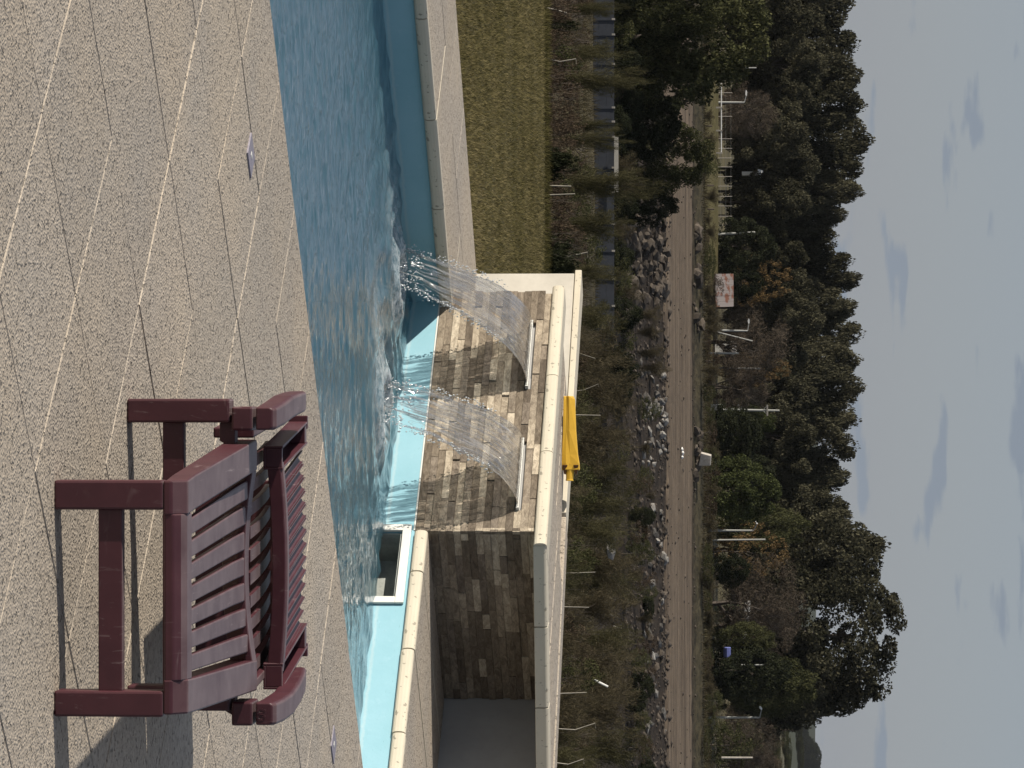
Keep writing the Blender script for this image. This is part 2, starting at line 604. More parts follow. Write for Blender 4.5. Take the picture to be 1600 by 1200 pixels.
M['rock'] = mat_rock('brown_grey_rock', (0.045, 0.037, 0.030), (0.125, 0.104, 0.085))
M['clod'] = mat_simple('earth_clods', (0.062, 0.050, 0.040), 0.95, 1.2, 0.45)
M['rock_white'] = mat_rock('white_rubble', (0.07, 0.065, 0.06), (0.32, 0.305, 0.285))
M['bark'] = mat_simple('grey_brown_bark', (0.075, 0.062, 0.05), 0.95, 6, 0.3)
M['twig'] = mat_simple('bare_grey_twigs', (0.085, 0.070, 0.058), 0.95, 6, 0.25)
M['pale_twig'] = mat_simple('pale_dry_stem', (0.34, 0.31, 0.26), 0.95, 6, 0.2)
M['leaf_euc'] = mat_leaf('eucalyptus_leaves', (0.015, 0.016, 0.010), (0.108, 0.100, 0.064))
M['leaf_olive'] = mat_leaf('olive_green_leaves', (0.017, 0.020, 0.009), (0.105, 0.106, 0.050))
M['leaf_green'] = mat_leaf('green_leaves', (0.016, 0.022, 0.009), (0.100, 0.112, 0.046))
M['leaf_dark'] = mat_leaf('dark_evergreen_leaves', (0.008, 0.011, 0.006), (0.050, 0.054, 0.031))
M['leaf_autumn'] = mat_leaf('yellow_brown_autumn_leaves', (0.085, 0.056, 0.028), (0.20, 0.138, 0.066))
M['weeds'] = mat_leaf('dry_weeds', (0.026, 0.022, 0.014), (0.080, 0.068, 0.040), 0.3)
M['twig_haze'] = mat_leaf('fine_bare_twigs', (0.038, 0.031, 0.024), (0.125, 0.100, 0.076), 0.1)
M['leaf_brown'] = mat_leaf('brown_shrub_leaves', (0.036, 0.025, 0.018), (0.105, 0.080, 0.056))
M['leaf_feather'] = mat_leaf('feathery_needles', (0.034, 0.033, 0.017), (0.105, 0.096, 0.052), 0.3)
M['leaf_dry'] = mat_leaf('dry_brown_needles', (0.042, 0.035, 0.022), (0.118, 0.099, 0.062), 0.3)


def mat_grass():
    t = NT('winter_grass')
    a = t.n('ShaderNodeAttribute'); a.attribute_name = 'tint'
    c = t.ramp(a.outputs['Fac'], [(0, (0.062, 0.056, 0.022)), (0.5, (0.150, 0.128, 0.058)), (1, (0.25, 0.205, 0.11))])
    d = t.n('ShaderNodeBsdfDiffuse'); t.l(c, d.inputs[0])
    tr = t.n('ShaderNodeBsdfTranslucent'); t.l(c, tr.inputs[0])
    m = t.n('ShaderNodeMixShader'); m.inputs[0].default_value = 0.3
    t.l(d.outputs[0], m.inputs[1]); t.l(tr.outputs[0], m.inputs[2])
    return t.done(m.outputs[0])


M['grass'] = mat_grass()


def mat_lawn():
    t = NT('lawn_soil')
    a = t.noise(t.world(), 1.2, 4)
    b = t.noise(t.world(), 40, 4)
    c = t.mix(t.step(a, 0.3, 0.7), (0.085, 0.074, 0.030), (0.13, 0.108, 0.050))
    c = t.mix(t.step(b, 0.5, 0.8), c, (0.05, 0.042, 0.02))
    return t.done(t.princ(c, 0.95, t.bump(b, 0.8, 0.02), 0.1))


M['lawn'] = mat_lawn()


def mat_terrain():
    t = NT('valley_ground')
    g = t.n('ShaderNodeNewGeometry')
    sx = t.n('ShaderNodeSeparateXYZ'); t.l(g.outputs['Position'], sx.inputs[0])
    y = sx.outputs[1]
    a = t.noise(t.world((1, .35, 1)), 0.14, 5, 0.6)
    b = t.noise(t.world((1, .5, 1)), 1.4, 5, 0.65)
    scrub = t.mix(t.step(b, 0.35, 0.7), (0.030, 0.026, 0.016), (0.090, 0.074, 0.042))
    grass = t.mix(t.step(b, 0.3, 0.7), (0.095, 0.082, 0.040), (0.16, 0.13, 0.068))
    near = t.mix(t.step(a, 0.42, 0.6), scrub, grass)
    bank = t.mix(t.step(b, 0.3, 0.7), (0.014, 0.011, 0.009), (0.050, 0.038, 0.028))
    c = t.mix(t.step(y, 207, 214), near, bank)
    c = t.mix(t.step(y, 284, 287), c, scrub)
    c = t.mix(t.step(y, 296, 299), c, t.mix(t.step(a, .35, .6), scrub, grass))
    field = t.ramp(t.step(y, 700, 3200), [(0.0, (0.05, 0.055, 0.025)), (0.08, (0.10, 0.10, 0.05)), (0.17, (0.045, 0.045, 0.03)), (0.32, (0.14, 0.125, 0.075)), (0.46, (0.06, 0.065, 0.04)), (1, (0.05, 0.055, 0.04))])
    c = t.mix(t.step(y, 500, 800), c, field)
    return t.done(t.princ(c, 0.95, t.bump(b, 0.6, 0.25), 0.1))


M['terrain'] = mat_terrain()


def mat_road():
    t = NT('dirt_road')
    g = t.n('ShaderNodeNewGeometry')
    st = t.noise(t.world((0.06, 1.0, 1.0)), 0.75, 6, 0.68)       # wheel ruts run along the road
    b = t.noise(t.world((0.5, 0.5, 1)), 1.6, 5, 0.65)
    cl = t.noise(t.world((0.14, 1.5, 1)), 1.3, 5, 0.75)
    s2 = t.noise(t.world((0.10, 3.0, 1.0)), 0.9, 4, 0.7)
    c = t.mix(t.step(st, 0.36, 0.62), (0.080, 0.060, 0.043), (0.170, 0.130, 0.093))
    c = t.mix(t.math('MULTIPLY', t.step(b, 0.5, 0.75), 0.5), c, (0.085, 0.062, 0.045))
    c = t.mix(t.math('MULTIPLY', t.step(cl, 0.58, 0.66), 0.75), c, (0.050, 0.038, 0.029))
    c = t.mix(t.math('MULTIPLY', t.step(s2, 0.50, 0.68), 0.45), c, (0.215, 0.17, 0.122))
    return t.done(t.princ(c, 0.95, t.bump(t.math('ADD', st, t.math('MULTIPLY', b, 0.5)), 0.9, 0.3), 0.1))


M['road'] = mat_road()

# ================================================================== SETTING: terrain
TY = [-40, 12, 21.7, 23.2, 40, 60, 100, 150, 195, 212, 222, 240, 258, 284, 290, 320, 400, 600, 1000, 1500, 2000, 2600, 3200, 4500, 9000]
TZ = [-2.6, -2.4, -1.3, -0.9, -1.9, -3.1, -5.3, -7.45, -9.2, -10.0, -10.3, -8.75, -7.05, -5.8, -4.95, -4.95, -5.4, -6.0, -3.8, 3.0, 8.5, 16, 20, 10, 0]


def tz(X, Y):
    z = float(np.interp(Y, TY, TZ))
    if 30 < Y < 250:
        k = min(1, (Y - 30) / 60)
        z += k * 0.45 * mn.noise(Vector((X * 0.09, Y * 0.045, 3.3)))
    if Y > 2300:
        z += min(1, (Y - 2300) / 500) * 34 * max(0, mn.noise(Vector((X * 0.0016 + 2.1, Y * 0.0007, 9.2))) + 0.2)
    return z


ys = np.unique(np.concatenate([np.linspace(-40, 20, 7), np.linspace(21.7, 40, 16), np.linspace(42, 210, 60), np.linspace(211, 300, 70), np.geomspace(306, 9000, 50)]))
nx = 90
V, F = [], []
for Y in ys:
    half = 45 + Y * 0.42 if Y > 0 else 45
    for i in range(nx + 1):
        X = -half + 2 * half * i / nx
        V.append((X, Y, tz(X, Y)))
for j in range(len(ys) - 1):
    for i in range(nx):
        a = j * (nx + 1) + i
        F.append((a, a + 1, a + nx + 2, a + nx + 1))
tag(link('terrain', fast_mesh('terrain', V, F, M['terrain'], smooth=True)), kind='structure')

# dirt road on the far bank: a sheet following the slope with ruts and a crumbling near edge
V, F = [], []
nu, nv = 320, 26
for i in range(nu + 1):
    X = -80 + 160 * i / nu
    e0 = 257.6 + 2.6 * mn.noise(Vector((X * 0.11, 0, 0))) + 1.0 * mn.noise(Vector((X * 0.45, 2, 0)))
    e1 = 284.6 + 0.8 * mn.noise(Vector((X * 0.07, 5, 0))) + 0.5 * mn.noise(Vector((X * 0.5, 8, 0)))
    for j in range(nv + 1):
        Y = e0 + (e1 - e0) * j / nv
        z = float(np.interp(Y, TY, TZ)) + 0.14 + 0.07 * mn.noise(Vector((X * 0.06, Y * 0.9, 1))) + 0.05 * mn.noise(Vector((X * 0.8, Y * 0.8, 4)))
        if j in (0, nv): z -= 0.5
        V.append((X, Y, z))
for i in range(nu):
    for j in range(nv):
        a = i * (nv + 1) + j
        F.append((a, a + nv + 1, a + nv + 2, a + 1))
tag(link('dirt_road', fast_mesh('dirt_road', V, F, M['road'], smooth=True)), kind='structure')

# lawn sheet beyond the deck, dropping off at its far edge
V, F = [], []
idx = {}
step = 0.25
gx0, gx1, gy0, gy1 = -60, 60, 36, 87


def lawn_in(X, Y):
    s, l = X * LY - Y * LX, X * LX + Y * LY
    return s < -12.35 or l > 11.1


def lawn_v(i, j):
    if (i, j) not in idx:
        X, Y = i * step, j * step
        Y = min(Y, 21.7)
        z = -0.014 + 0.006 * mn.noise(Vector((X, Y, 0)))
        if j == gy1: z, Y = -1.6, 23.0
        idx[(i, j)] = len(V)
        V.append((X, Y, z))
    return idx[(i, j)]


for j in range(gy0, gy1 + 1):
    for i in range(gx0, gx1):
        if lawn_in((i + .5) * step, (j + .5) * step) and j < gy1:
            F.append((lawn_v(i, j), lawn_v(i + 1, j), lawn_v(i + 1, j + 1), lawn_v(i, j + 1)))
tag(link('lawn', fast_mesh('lawn', V, F, M['lawn'])), kind='structure')

rng = np.random.default_rng(3)
P = []
while len(P) < 120000:
    X = rng.uniform(-4.6, 0.3); Y = rng.uniform(12.5, 21.75)
    s = X * LY - Y * LX
    if s > -12.57: continue
    P.append((X, Y))
P = np.array(P)
n = len(P)
h = rng.uniform(0.010, 0.028, n) * (1 + 0.8 * (P[:, 1] > 21.45))
an = rng.uniform(0, 2 * np.pi, n)
wd = 0.0032
dx, dy = np.cos(an) * wd, np.sin(an) * wd
lean = rng.normal(0, 0.014, (n, 2))
V = np.zeros((n, 3, 3), np.float32)
V[:, 0] = np.c_[P[:, 0] - dx, P[:, 1] - dy, np.full(n, -0.016)]
V[:, 1] = np.c_[P[:, 0] + dx, P[:, 1] + dy, np.full(n, -0.016)]
V[:, 2] = np.c_[P[:, 0] + lean[:, 0], P[:, 1] + lean[:, 1], -0.014 + h]
patch = np.array([mn.noise(Vector((x * 0.6, y * 2.2, 0))) for x, y in P])
tint = np.clip(rng.uniform(0.1, 0.8, n) + 0.35 * patch - 0.25 * (P[:, 1] > 21.3), 0, 1)
tag(link('lawn_grass', fast_mesh('lawn_grass', V.reshape(-1, 3), np.arange(n * 3).reshape(-1, 3), M['grass'], tint)),
    'short dry winter grass of the lawn beyond the pool', 'grass', kind='stuff')

# ================================================================== DECK
LE, SR, LB, SO, SN, SW, ZW = 9.995, -10.08, 11.03, -12.55, -7.935, -11.53, -0.185

base = MB()
base.box(SN + 0.05, 3.0, -2, 16, -0.30, -0.016)
base.box(SO + 0.01, SW - 0.01, -1, LE + 0.9, -0.30, -0.016)
base.box(SR - 0.01, SN + 0.06, LE + 0.03, LB + 0.02, -0.095, -0.016)
db = base.build('deck_base', M['mortar'], rz=POOL_ROT)
tag(db, kind='structure')

deck = bpy.data.objects.new('pool_deck', None)
COL.objects.link(deck)
deck.rotation_euler = (0, 0, POOL_ROT)
deck['kind'] = 'structure'


def tile_mesh(ds, dl, name='paving_tile'):
    """paving tile: slab with chamfered upper edges, origin at the centre of its top"""
    a, b, c = ds / 2, dl / 2, 0.0018
    vs = []
    for z, k in ((-0.03, 0), (-c, 0), (0, c)):
        vs += [(-a + k, -b + k, z), (a - k, -b + k, z), (a - k, b - k, z), (-a + k, b - k, z)]
    fs = [(8, 9, 10, 11), (3, 2, 1, 0)]
    for r in (0, 4):
        for i in range(4):
            fs.append((r + i, r + (i + 1) % 4, r + 4 + (i + 1) % 4, r + 4 + i))
    m = MB(); m.add(vs, fs)
    return m.mesh(name, M['deck'])


GAP = 0.0042
std = tile_mesh(0.525 - GAP, 0.48 - GAP)
rr = random.Random(5)


def put_tile(me, s, l, name='paving_tile', lip=0.0012):
    o = link(name, me, deck, (s, l, rr.uniform(-lip, lip)))
    o.rotation_euler = (rr.uniform(-.002, .002), rr.uniform(-.002, .002), rr.choice((0, math.pi)))
    return o


for i in range(0, 15):
    s = SN + 0.525 * (i + 0.5)
    for j in range(-9, 16):
        l = 4.105 + 0.48 * (j + 0.5)
        p = W(s, l)
        if p.y > 5.2 and abs(p.x) < 0.1118 * p.y + 0.85:
            put_tile(std, s, l)
# outer row of the strip beyond the pool
me = tile_mesh(0.52 - GAP, 0.50 - GAP)
for j in range(-4, 6):
    put_tile(me, -12.29, 8.19 + 0.5 * (j + 0.5))


def nose_mesh(length, depth, th, name='coping_tile', over=0.035, mats=None):
    """bull-nosed edge tile: runs along x, nose towards -y, top at z=0"""
    r = th / 2
    prof = [(depth, 0), (0.0, 0.0)]
    for k in range(0, 9):
        a = math.pi / 2 + math.pi * k / 8
        prof.append((-over + r * .62 + math.cos(a) * r * .62, -r + (abs(math.sin(a)) ** .75) * math.copysign(r, math.sin(a))))
    prof += [(depth, -th)]
    m = MB()
    hl = length / 2
    n = len(prof)
    rings = [[(x, y, z) for y, z in prof] for x in (-hl, hl)]
    b = 0
    m.v = [p for rg in rings for p in rg]
    for j in range(n):
        c = (j + 1) % n
        m.f.append((j, c, c + n, j + n)); m.m.append(0 if j == 0 else 1)
    m.f.append(tuple(range(n))); m.m.append(1)
    m.f.append(tuple(range(n, 2 * n))[::-1]); m.m.append(1)
    return m.mesh(name, mats or [M['deck'], M['cream']], smooth=False)


# coping on the far short side, right of the waterfall wall (nose to -l)
JR = [-10.06, -9.82, -9.386, -8.94, -8.49, -7.95]
for a, b in zip(JR[:-1], JR[1:]):
    if a < -10.0: pass
    o = link('coping_tile', nose_mesh(b - a - 0.007, 1.02, 0.055, over=0.026), deck, ((a + b) / 2, LE - 0.002, rr.uniform(-.0015, .0015)))
# coping along the left long side (nose to +s): local x runs along l
o = None
JL = [3.9, 4.4, 4.9, 5.4, 5.9, 6.4, 6.9, 7.4, 7.92, 8.42, 8.95, 9.44, LE + 0.02, LE + 0.62]
for a, b in zip(JL[:-1], JL[1:]):
    o = link('coping_tile', nose_mesh(b - a - 0.005, 0.50, 0.055), deck, (SW - 0.004, (a + b) / 2, rr.uniform(-.0015, .0015)), math.pi / 2)

# square drain covers let into two deck joints
for k, (s, l, lab) in enumerate(((-7.352, 5.84, 'small lavender-grey square drain cover by the pool edge, toward the photo top from the lounger'),
                  (-7.44, 8.36, 'small lavender-grey square drain cover by the pool edge at the photo bottom edge'))):
    t = empty('drain_cover', W(s, l, 0), lab, 'drain cover', 'drain covers in the pool deck', POOL_ROT)
    m = MB(); m.box(-0.045, 0.045, -0.045, 0.045, -0.005, 0.0042); m.build('cover_plate', M['drain'], t, 0.001)
    m = MB(); m.box(-0.008, 0.008, -0.008, 0.008, 0.0042, 0.0052); m.build('centre_cap', M['white_plastic'], t)

# ================================================================== POOL
pm = MB()
L0 = 1.0
HS = (-10.07, -9.69, -0.285, -0.105)                     # skimmer opening: s0, s1, z0, z1
pm.box(SW - 0.2, SN + 0.25, L0 - 0.2, LE + 0.2, -1.62, -1.45)
pm.box(SW - 0.2, SW, L0 - 0.2, LE + 0.2, -1.45, -0.056)
pm.box(SN + 0.004, SN + 0.25, L0 - 0.2, LE + 0.2, -1.45, -0.034)
pm.box(SW, SN, L0 - 0.2, L0, -1.45, -0.034)
pm.box(SW, HS[0], LE, LE + 0.2, -1.45, -0.056)
pm.box(HS[1], SN, LE, LE + 0.2, -1.45, -0.056)
pm.box(HS[0], HS[1], LE, LE + 0.2, -1.45, HS[2])
pm.box(HS[0], HS[1], LE, LE + 0.2, HS[3], -0.056)
tag(pm.build('pool_basin', M['pool'], rz=POOL_ROT), kind='structure')

t = empty('pool_skimmer', W(0, 0, 0), 'white framed skimmer opening in the pale blue pool end wall, half under water', 'skimmer', rz=POOL_ROT)
m = MB()
f0 = 0.036
fl = (LE - 0.014, LE - 0.001)
m.box(HS[0] - f0, HS[1] + f0, *fl, HS[3], HS[3] + f0)
m.box(HS[0] - f0, HS[1] + f0, *fl, HS[2] - f0, HS[2])
m.box(HS[0] - f0, HS[0], *fl, HS[2], HS[3])
m.box(HS[1], HS[1] + f0, *fl, HS[2], HS[3])
m.build('frame', M['white_plastic'], t, 0.003)
m = MB()
e = 0.004
m.box(HS[0] + e, HS[1] - e, LE + 0.16, LE + 0.175, HS[2] + e, HS[3] - e)
m.box(HS[0] + e, HS[0] + 2 * e, LE + 0.002, LE + 0.16, HS[2] + e, HS[3] - e)
m.box(HS[1] - 2 * e, HS[1] - e, LE + 0.002, LE + 0.16, HS[2] + e, HS[3] - e)
m.box(HS[0] + e, HS[1] - e, LE + 0.002, LE + 0.16, HS[3] - 2 * e, HS[3] - e)
m.box(HS[0] + e, HS[1] - e, LE + 0.002, LE + 0.16, HS[2] + e, HS[2] + 2 * e)
m.build('lining', M['skimmer_dark'], t)

# water surface with real ripples
gs, gl_ = np.linspace(SW + 0.001, SN - 0.001, 330), np.linspace(L0 + 0.001, LE - 0.001, 820)
S_, L_ = np.meshgrid(gs, gl_, indexing='ij')
lands = [(-11.24, 9.62), (-10.42, 9.63)]
Z = np.zeros_like(S_)
r2 = np.random.default_rng(11)
for k in range(70):
    lam = 0.045 * (0.17 / 0.045) ** r2.uniform(0, 1)
    th = R(137.7) + r2.normal(0, 0.42)
    kk = 2 * np.pi / lam
    Z += 0.0031 * lam * np.sin(kk * (S_ * math.cos(th) + L_ * math.sin(th)) + r2.uniform(0, 6.28))
foam = np.zeros_like(S_)
calm = 0.40 + 0.60 * np.clip(1.25 - 0.11 * np.abs(L_ - 9.0) - 0.0 * S_, 0.4, 1)
calm *= np.where((S_ > -9.7) & (L_ > 8.8), np.clip(1 - (S_ + 9.7) * 0.55, 0.35, 1), 1)
Z *= calm
for ls, ll in lands:
    d = np.hypot(S_ - ls, L_ - ll)
    for lam, ph in ((0.11, 0.3), (0.17, 1.9), (0.27, 4.0)):
        Z += 0.0042 * lam / 0.15 * np.sin(2 * np.pi * d / lam + ph) * np.exp(-d / 1.3) / (0.6 + d)
    e_ = np.exp(-((S_ - ls) / 0.22) ** 2 - ((L_ - ll + 0.02) / 0.10) ** 2)
    e2 = np.exp(-((S_ - ls + 0.02) / 0.24) ** 2 - (np.clip(ll - L_, 0, 9) / 0.55) ** 2 - (np.clip(L_ - ll, 0, 9) / 0.1) ** 2)
    foam = np.maximum(foam, np.clip(e_ * 0.85 + 0.40 * e2, 0, 0.8))
    Z += e_ * 0.004 * np.sin(S_ * 151 + 3 * np.sin(L_ * 60)) * np.sin(L_ * 173 + 2 * np.sin(S_ * 47))
VV = np.stack([S_, L_, ZW + Z], -1).reshape(-1, 3)
a_, b_ = len(gs), len(gl_)
ii = np.arange(a_ * b_).reshape(a_, b_)
FF = np.stack([ii[:-1, :-1], ii[1:, :-1], ii[1:, 1:], ii[:-1, 1:]], -1).reshape(-1, 4)
me = fast_mesh('pool_water', VV, FF, M['water'], smooth=True)
at_ = me.attributes.new('foam', 'FLOAT', 'POINT')
at_.data.foreach_set('value', foam.ravel().astype(np.float32))
tag(link('pool_water', me, rz=POOL_ROT), kind='structure')

# ================================================================== WATERFALL WALL
BW0 = -11.605
wall = empty('waterfall_wall', W(0, 0, 0), 'low waterfall wall clad in brown split stone strips with two water slits, at the pool end', 'wall', rz=POOL_ROT)
m = MB()
m.box(BW0, SR - 0.022, LE + 0.022, LB - 0.002, -0.055, 0.443)
m.build('wall_core', M['grey_plaster'], wall)

SLITS = [(-11.385, -10.965, 0.362), (-10.625, -10.213, 0.364)]
rs = random.Random(21)
NR = 16
zz = np.linspace(-0.053, 0.443, NR + 1)
cnt = 0
for face in (0, 1):
    u0, u1 = (BW0, SR) if face == 0 else (LE + 0.002, LB - 0.004)
    bounds = []
    for r_ in range(NR):
        z0, z1 = zz[r_] + 0.0001, zz[r_ + 1] - 0.0001
        u = u0 - rs.uniform(0, 0.12)
        while u < u1 - 0.004:
            ln = rs.choice((0.10, 0.14, 0.18, 0.22, 0.28, 0.34)) + rs.uniform(-0.015, 0.015)
            a, b = max(u, u0), min(u + ln, u1)
            if u1 - b < 0.035: b = u1
            u = b
            if b - a < 0.02: continue
            pr = rs.choice((0.0125, 0.015, 0.0175, 0.020)) + rs.uniform(-.0008, .0008)
            if face == 0:
                segs = [(a, b)]
                for q0, q1, zs in SLITS:
                    if z0 < zs + 0.006 and z1 > zs - 0.006:
                        new = []
                        for c, d in segs:
                            if d <= q0 - .005 or c >= q1 + .005: new.append((c, d))
                            else:
                                if c < q0 - .02: new.append((c, q0 - .005))
                                if d > q1 + .02: new.append((q1 + .005, d))
                        segs = new
            else:
                segs = [(a, b)]
            for c, d in segs:
                mm = MB()
                hl, hz = (d - c) / 2 - 0.0001, (z1 - z0) / 2
                if face == 0:
                    mm.box(-hl, hl, -pr, 0, -hz, hz)
                    o = mm.build('stone_strip', M['strip'], wall, 0.0009, 1, loc=((c + d) / 2, LE + 0.021, (z0 + z1) / 2))
                else:
                    mm.box(0, pr, -hl, hl, -hz, hz)
                    o = mm.build('stone_strip', M['strip'], wall, 0.0009, 1, loc=(SR - 0.021, (c + d) / 2, (z0 + z1) / 2))
                cnt += 1
# thin edge bead at the foot of the cladding
m = MB(); m.box(BW0, SR - 0.002, LE - 0.003, LE + 0.02, -0.0605, -0.0545); m.build('edge_bead', M['white_plastic'], wall)
for q0, q1, zs in SLITS:
    o = None
    m = MB()
    m.box(q0, q1, LE - 0.012, LE + 0.02, zs + 0.002, zs + 0.0048)
    m.box(q0, q1, LE - 0.012, LE + 0.02, zs - 0.0048, zs - 0.002)
    m.box(q0 - 0.006, q0, LE - 0.013, LE + 0.02, zs - 0.0062, zs + 0.0062)
    m.box(q1, q1 + 0.006, LE - 0.013, LE + 0.02, zs - 0.0062, zs + 0.0062)
    m.build('water_slit', M['white_plastic'], wall)

# top slab: bull-nosed coping in front and on the skewed right edge, paving behind
ZT = 0.498
cm = [M['cream'], M['cream']]
for a, b in zip([BW0 - 0.01, -11.02, -10.54], [-11.02, -10.54, -9.985]):
    link('coping_tile', nose_mesh(b - a - 0.004, 0.10, 0.055, mats=cm), wall, ((a + b) / 2, LE + 0.012, ZT))
dv = Vector((0.366, 0.579)).normalized()
p0 = Vector((-9.985, LE - 0.01))
ang = math.atan2(dv.y, dv.x)
m = MB()
pf = [(0.10, 0), (0.012, 0), (0.004, -0.003), (0.0, -0.010), (0.0, -0.055), (0.10, -0.055)]
m.loft([[(x, y, z) for y, z in pf] for x in (-0.1705, 0.1705)])
side_coping = m.mesh('coping_tile', M['cream'], 0.0015, 1)
for k in range(5):
    c = p0 + dv * (0.345 * (k + 0.5))
    q = link('coping_tile', side_coping, wall, (c.x, c.y, ZT - 0.001), ang)


def slab_piece(pts, z0, z1, mat, name, parent):
    m = MB()
    n = len(pts)
    m.v = [(x, y, z0) for x, y in pts] + [(x, y, z1) for x, y in pts]
    m.f = [tuple(range(n))[::-1], tuple(range(n, 2 * n))] + [(i, (i + 1) % n, n + (i + 1) % n, n + i) for i in range(n)]
    m.m = [0] * len(m.f)
    return m.build(name, mat, parent, 0.003, 1)


def diag(l, off=0.0):
    k = (l - p0.y) / dv.y
    return p0.x + dv.x * k + off


slab_piece([(BW0, 10.112), (-10.60, 10.112), (-10.60, 10.50), (BW0, 10.50)], 0.444, 0.478, M['deck'], 'top_tile', wall)
slab_piece([(-10.596, 10.112), (diag(10.112) - 0.115, 10.112), (diag(10.50) - 0.115, 10.50), (-10.596, 10.50)], 0.444, 0.492, M['deck'], 'top_tile', wall)
slab_piece([(BW0, 10.504), (-10.60, 10.504), (-10.60, 10.84), (BW0, 10.69)], 0.444, 0.480, M['deck'], 'top_tile', wall)
slab_piece([(-10.596, 10.504), (diag(10.504) - 0.115, 10.504), (diag(11.03) - 0.115, 11.03), (-10.596, 10.86)], 0.444, 0.494, M['deck'], 'top_tile', wall)

# rear garden wall: pale piece left of the waterfall wall, grey piece running on to the right
rw = empty('garden_wall', W(0, 0, 0), 'pale plastered garden wall running behind the stone-clad waterfall wall', 'wall', rz=POOL_ROT)
m = MB()
m.hexa([(SO, 10.70, -0.01), (-11.3, 10.78, -0.01), (-11.3, 10.92, -0.01), (SO, 10.84, -0.01)],
       [(SO, 10.70, 0.472), (-11.3, 10.78, 0.472), (-11.3, 10.92, 0.472), (SO, 10.84, 0.472)])
m.build('plaster_face', M['plaster'], rw, 0.004)
m = MB()
m.hexa([(SO - 0.012, 10.688, 0.474), (-11.0, 10.79, 0.474), (-11.0, 10.93, 0.474), (SO - 0.012, 10.85, 0.474)],
       [(SO - 0.012, 10.688, 0.506), (-11.0, 10.79, 0.498), (-11.0, 10.93, 0.498), (SO - 0.012, 10.85, 0.506)])
m.build('coping', M['cream'], rw, 0.004)
m = MB()
m.hexa([(-10.985, 10.80, 0.474), (-9.40, 11.06, 0.474), (-9.40, 11.20, 0.474), (-10.985, 10.94, 0.474)],
       [(-10.985, 10.80, 0.499), (-9.40, 11.06, 0.4995), (-9.40, 11.20, 0.4995), (-10.985, 10.94, 0.499)])
m.build('coping', M['deck'], rw, 0.004)
m = MB()
m.box(SR - 0.02, -6.5, LB, LB + 0.16, -0.02, 0.443)
m.build('plaster_face', M['grey_plaster'], rw)
m = MB()
m.box(diag(11.15) + 0.03, -6.5, LB - 0.02, LB + 0.18, 0.446, 0.497)
m.build('coping', M['deck'], rw, 0.004)

# ---- falling water
for k, (q0, q1, zs) in enumerate(SLITS):
    t = empty('water_sheet', W(0, 0, 0),
              ('sheet of falling water landing by the dark shaded pool corner, nearer the photo top', 'sheet of falling water from the slit nearer the white skimmer, lower in the photo')[k],
              'waterfall', 'water sheets falling into the pool', POOL_ROT)
    cx, hw = (q0 + q1) / 2, (q1 - q0) / 2
    D = (0.43, 0.405)[k]
    nA, nB = 90, 44
    pts, flow = [], []
    sh = (-0.085, -0.01)[k]
    for side in (0, 1):
        for i in range(nA + 1):
            v = i / nA
            drop = v * v * (zs - ZW + 0.01)
            for j in range(nB + 1):
                u = -1 + 2 * j / nB
                wv = 1 - 0.44 * v ** 1.1 + 0.09 * mn.noise(Vector((v * 7, k * 5, 1 if u > 0 else 7))) * v + 0.05 * mn.noise(Vector((v * 24, k * 5, 1 if u > 0 else 7))) * v
                rim = max(0, abs(u) - 0.86) / 0.14
                nz = mn.noise(Vector((u * 9 + k * 3, v * 2.4, 0.5))) * 0.016 * v + mn.noise(Vector((u * 22, v * 5, k))) * 0.010 * v ** 0.7
                thk = (0.0018 + 0.007 * rim * (0.4 + v)) * (1 if side else -1)
                if abs(u) > 0.999: thk = 0
                l = LE - 0.012 - D * v + nz + thk * 0.8
                z = zs - drop + thk * 0.8 + 0.4 * nz
                s = cx + u * hw * wv + sh * v + 0.010 * v * mn.noise(Vector((v * 14, u * 3, 3 + k)))
                pts.append((s, l, z)); flow.append((u, v, 0))
    n1 = (nA + 1) * (nB + 1)
    ii = np.arange(n1).reshape(nA + 1, nB + 1)
    f1 = np.stack([ii[:-1, :-1], ii[1:, :-1], ii[1:, 1:], ii[:-1, 1:]], -1).reshape(-1, 4)
    me = fast_mesh('sheet', pts, np.concatenate([f1, f1[:, ::-1] + n1]), M['sheet'], smooth=True)
    a = me.attributes.new('flow', 'FLOAT_VECTOR', 'POINT')
    a.data.foreach_set('vector', np.array(flow, np.float32).ravel())
    link('sheet', me, t)
    # droplets torn from the rims and thrown up where the sheet lands
    bm = bmesh.new()
    rd = random.Random(40 + k)
    for q in range(400):
        v = rd.uniform(0.25, 1.0) ** 0.6
        if rd.random() < 0.74:
            u = rd.choice((-1, 1)) * (0.98 + abs(rd.gauss(0, 0.06)))
            up = 0
        else:
            u = rd.uniform(-1.1, 1.1); v = rd.uniform(0.93, 1.02); up = abs(rd.gauss(0, 0.03))
        wv = 1 - 0.44 * v ** 1.1
        p = (cx + u * hw * wv + sh * v + rd.gauss(0, 0.004), LE - 0.012 - D * v + rd.gauss(0, 0.014), zs - v * v * (zs - ZW) + up + rd.gauss(0, 0.006))
        r = rd.uniform(0.0012, 0.0042)
        bmesh.ops.create_icosphere(bm, subdivisions=1, radius=r, matrix=Matrix.Translation(p) @ Matrix.Diagonal((1, 1, rd.uniform(1, 2.2), 1)))
    me = bpy.data.meshes.new('droplets'); bm.to_mesh(me); bm.free()
    me.materials.append(M['drop'])
    me.polygons.foreach_set('use_smooth', [True] * len(me.polygons))
    tag(link('droplets', me, t), kind='stuff')

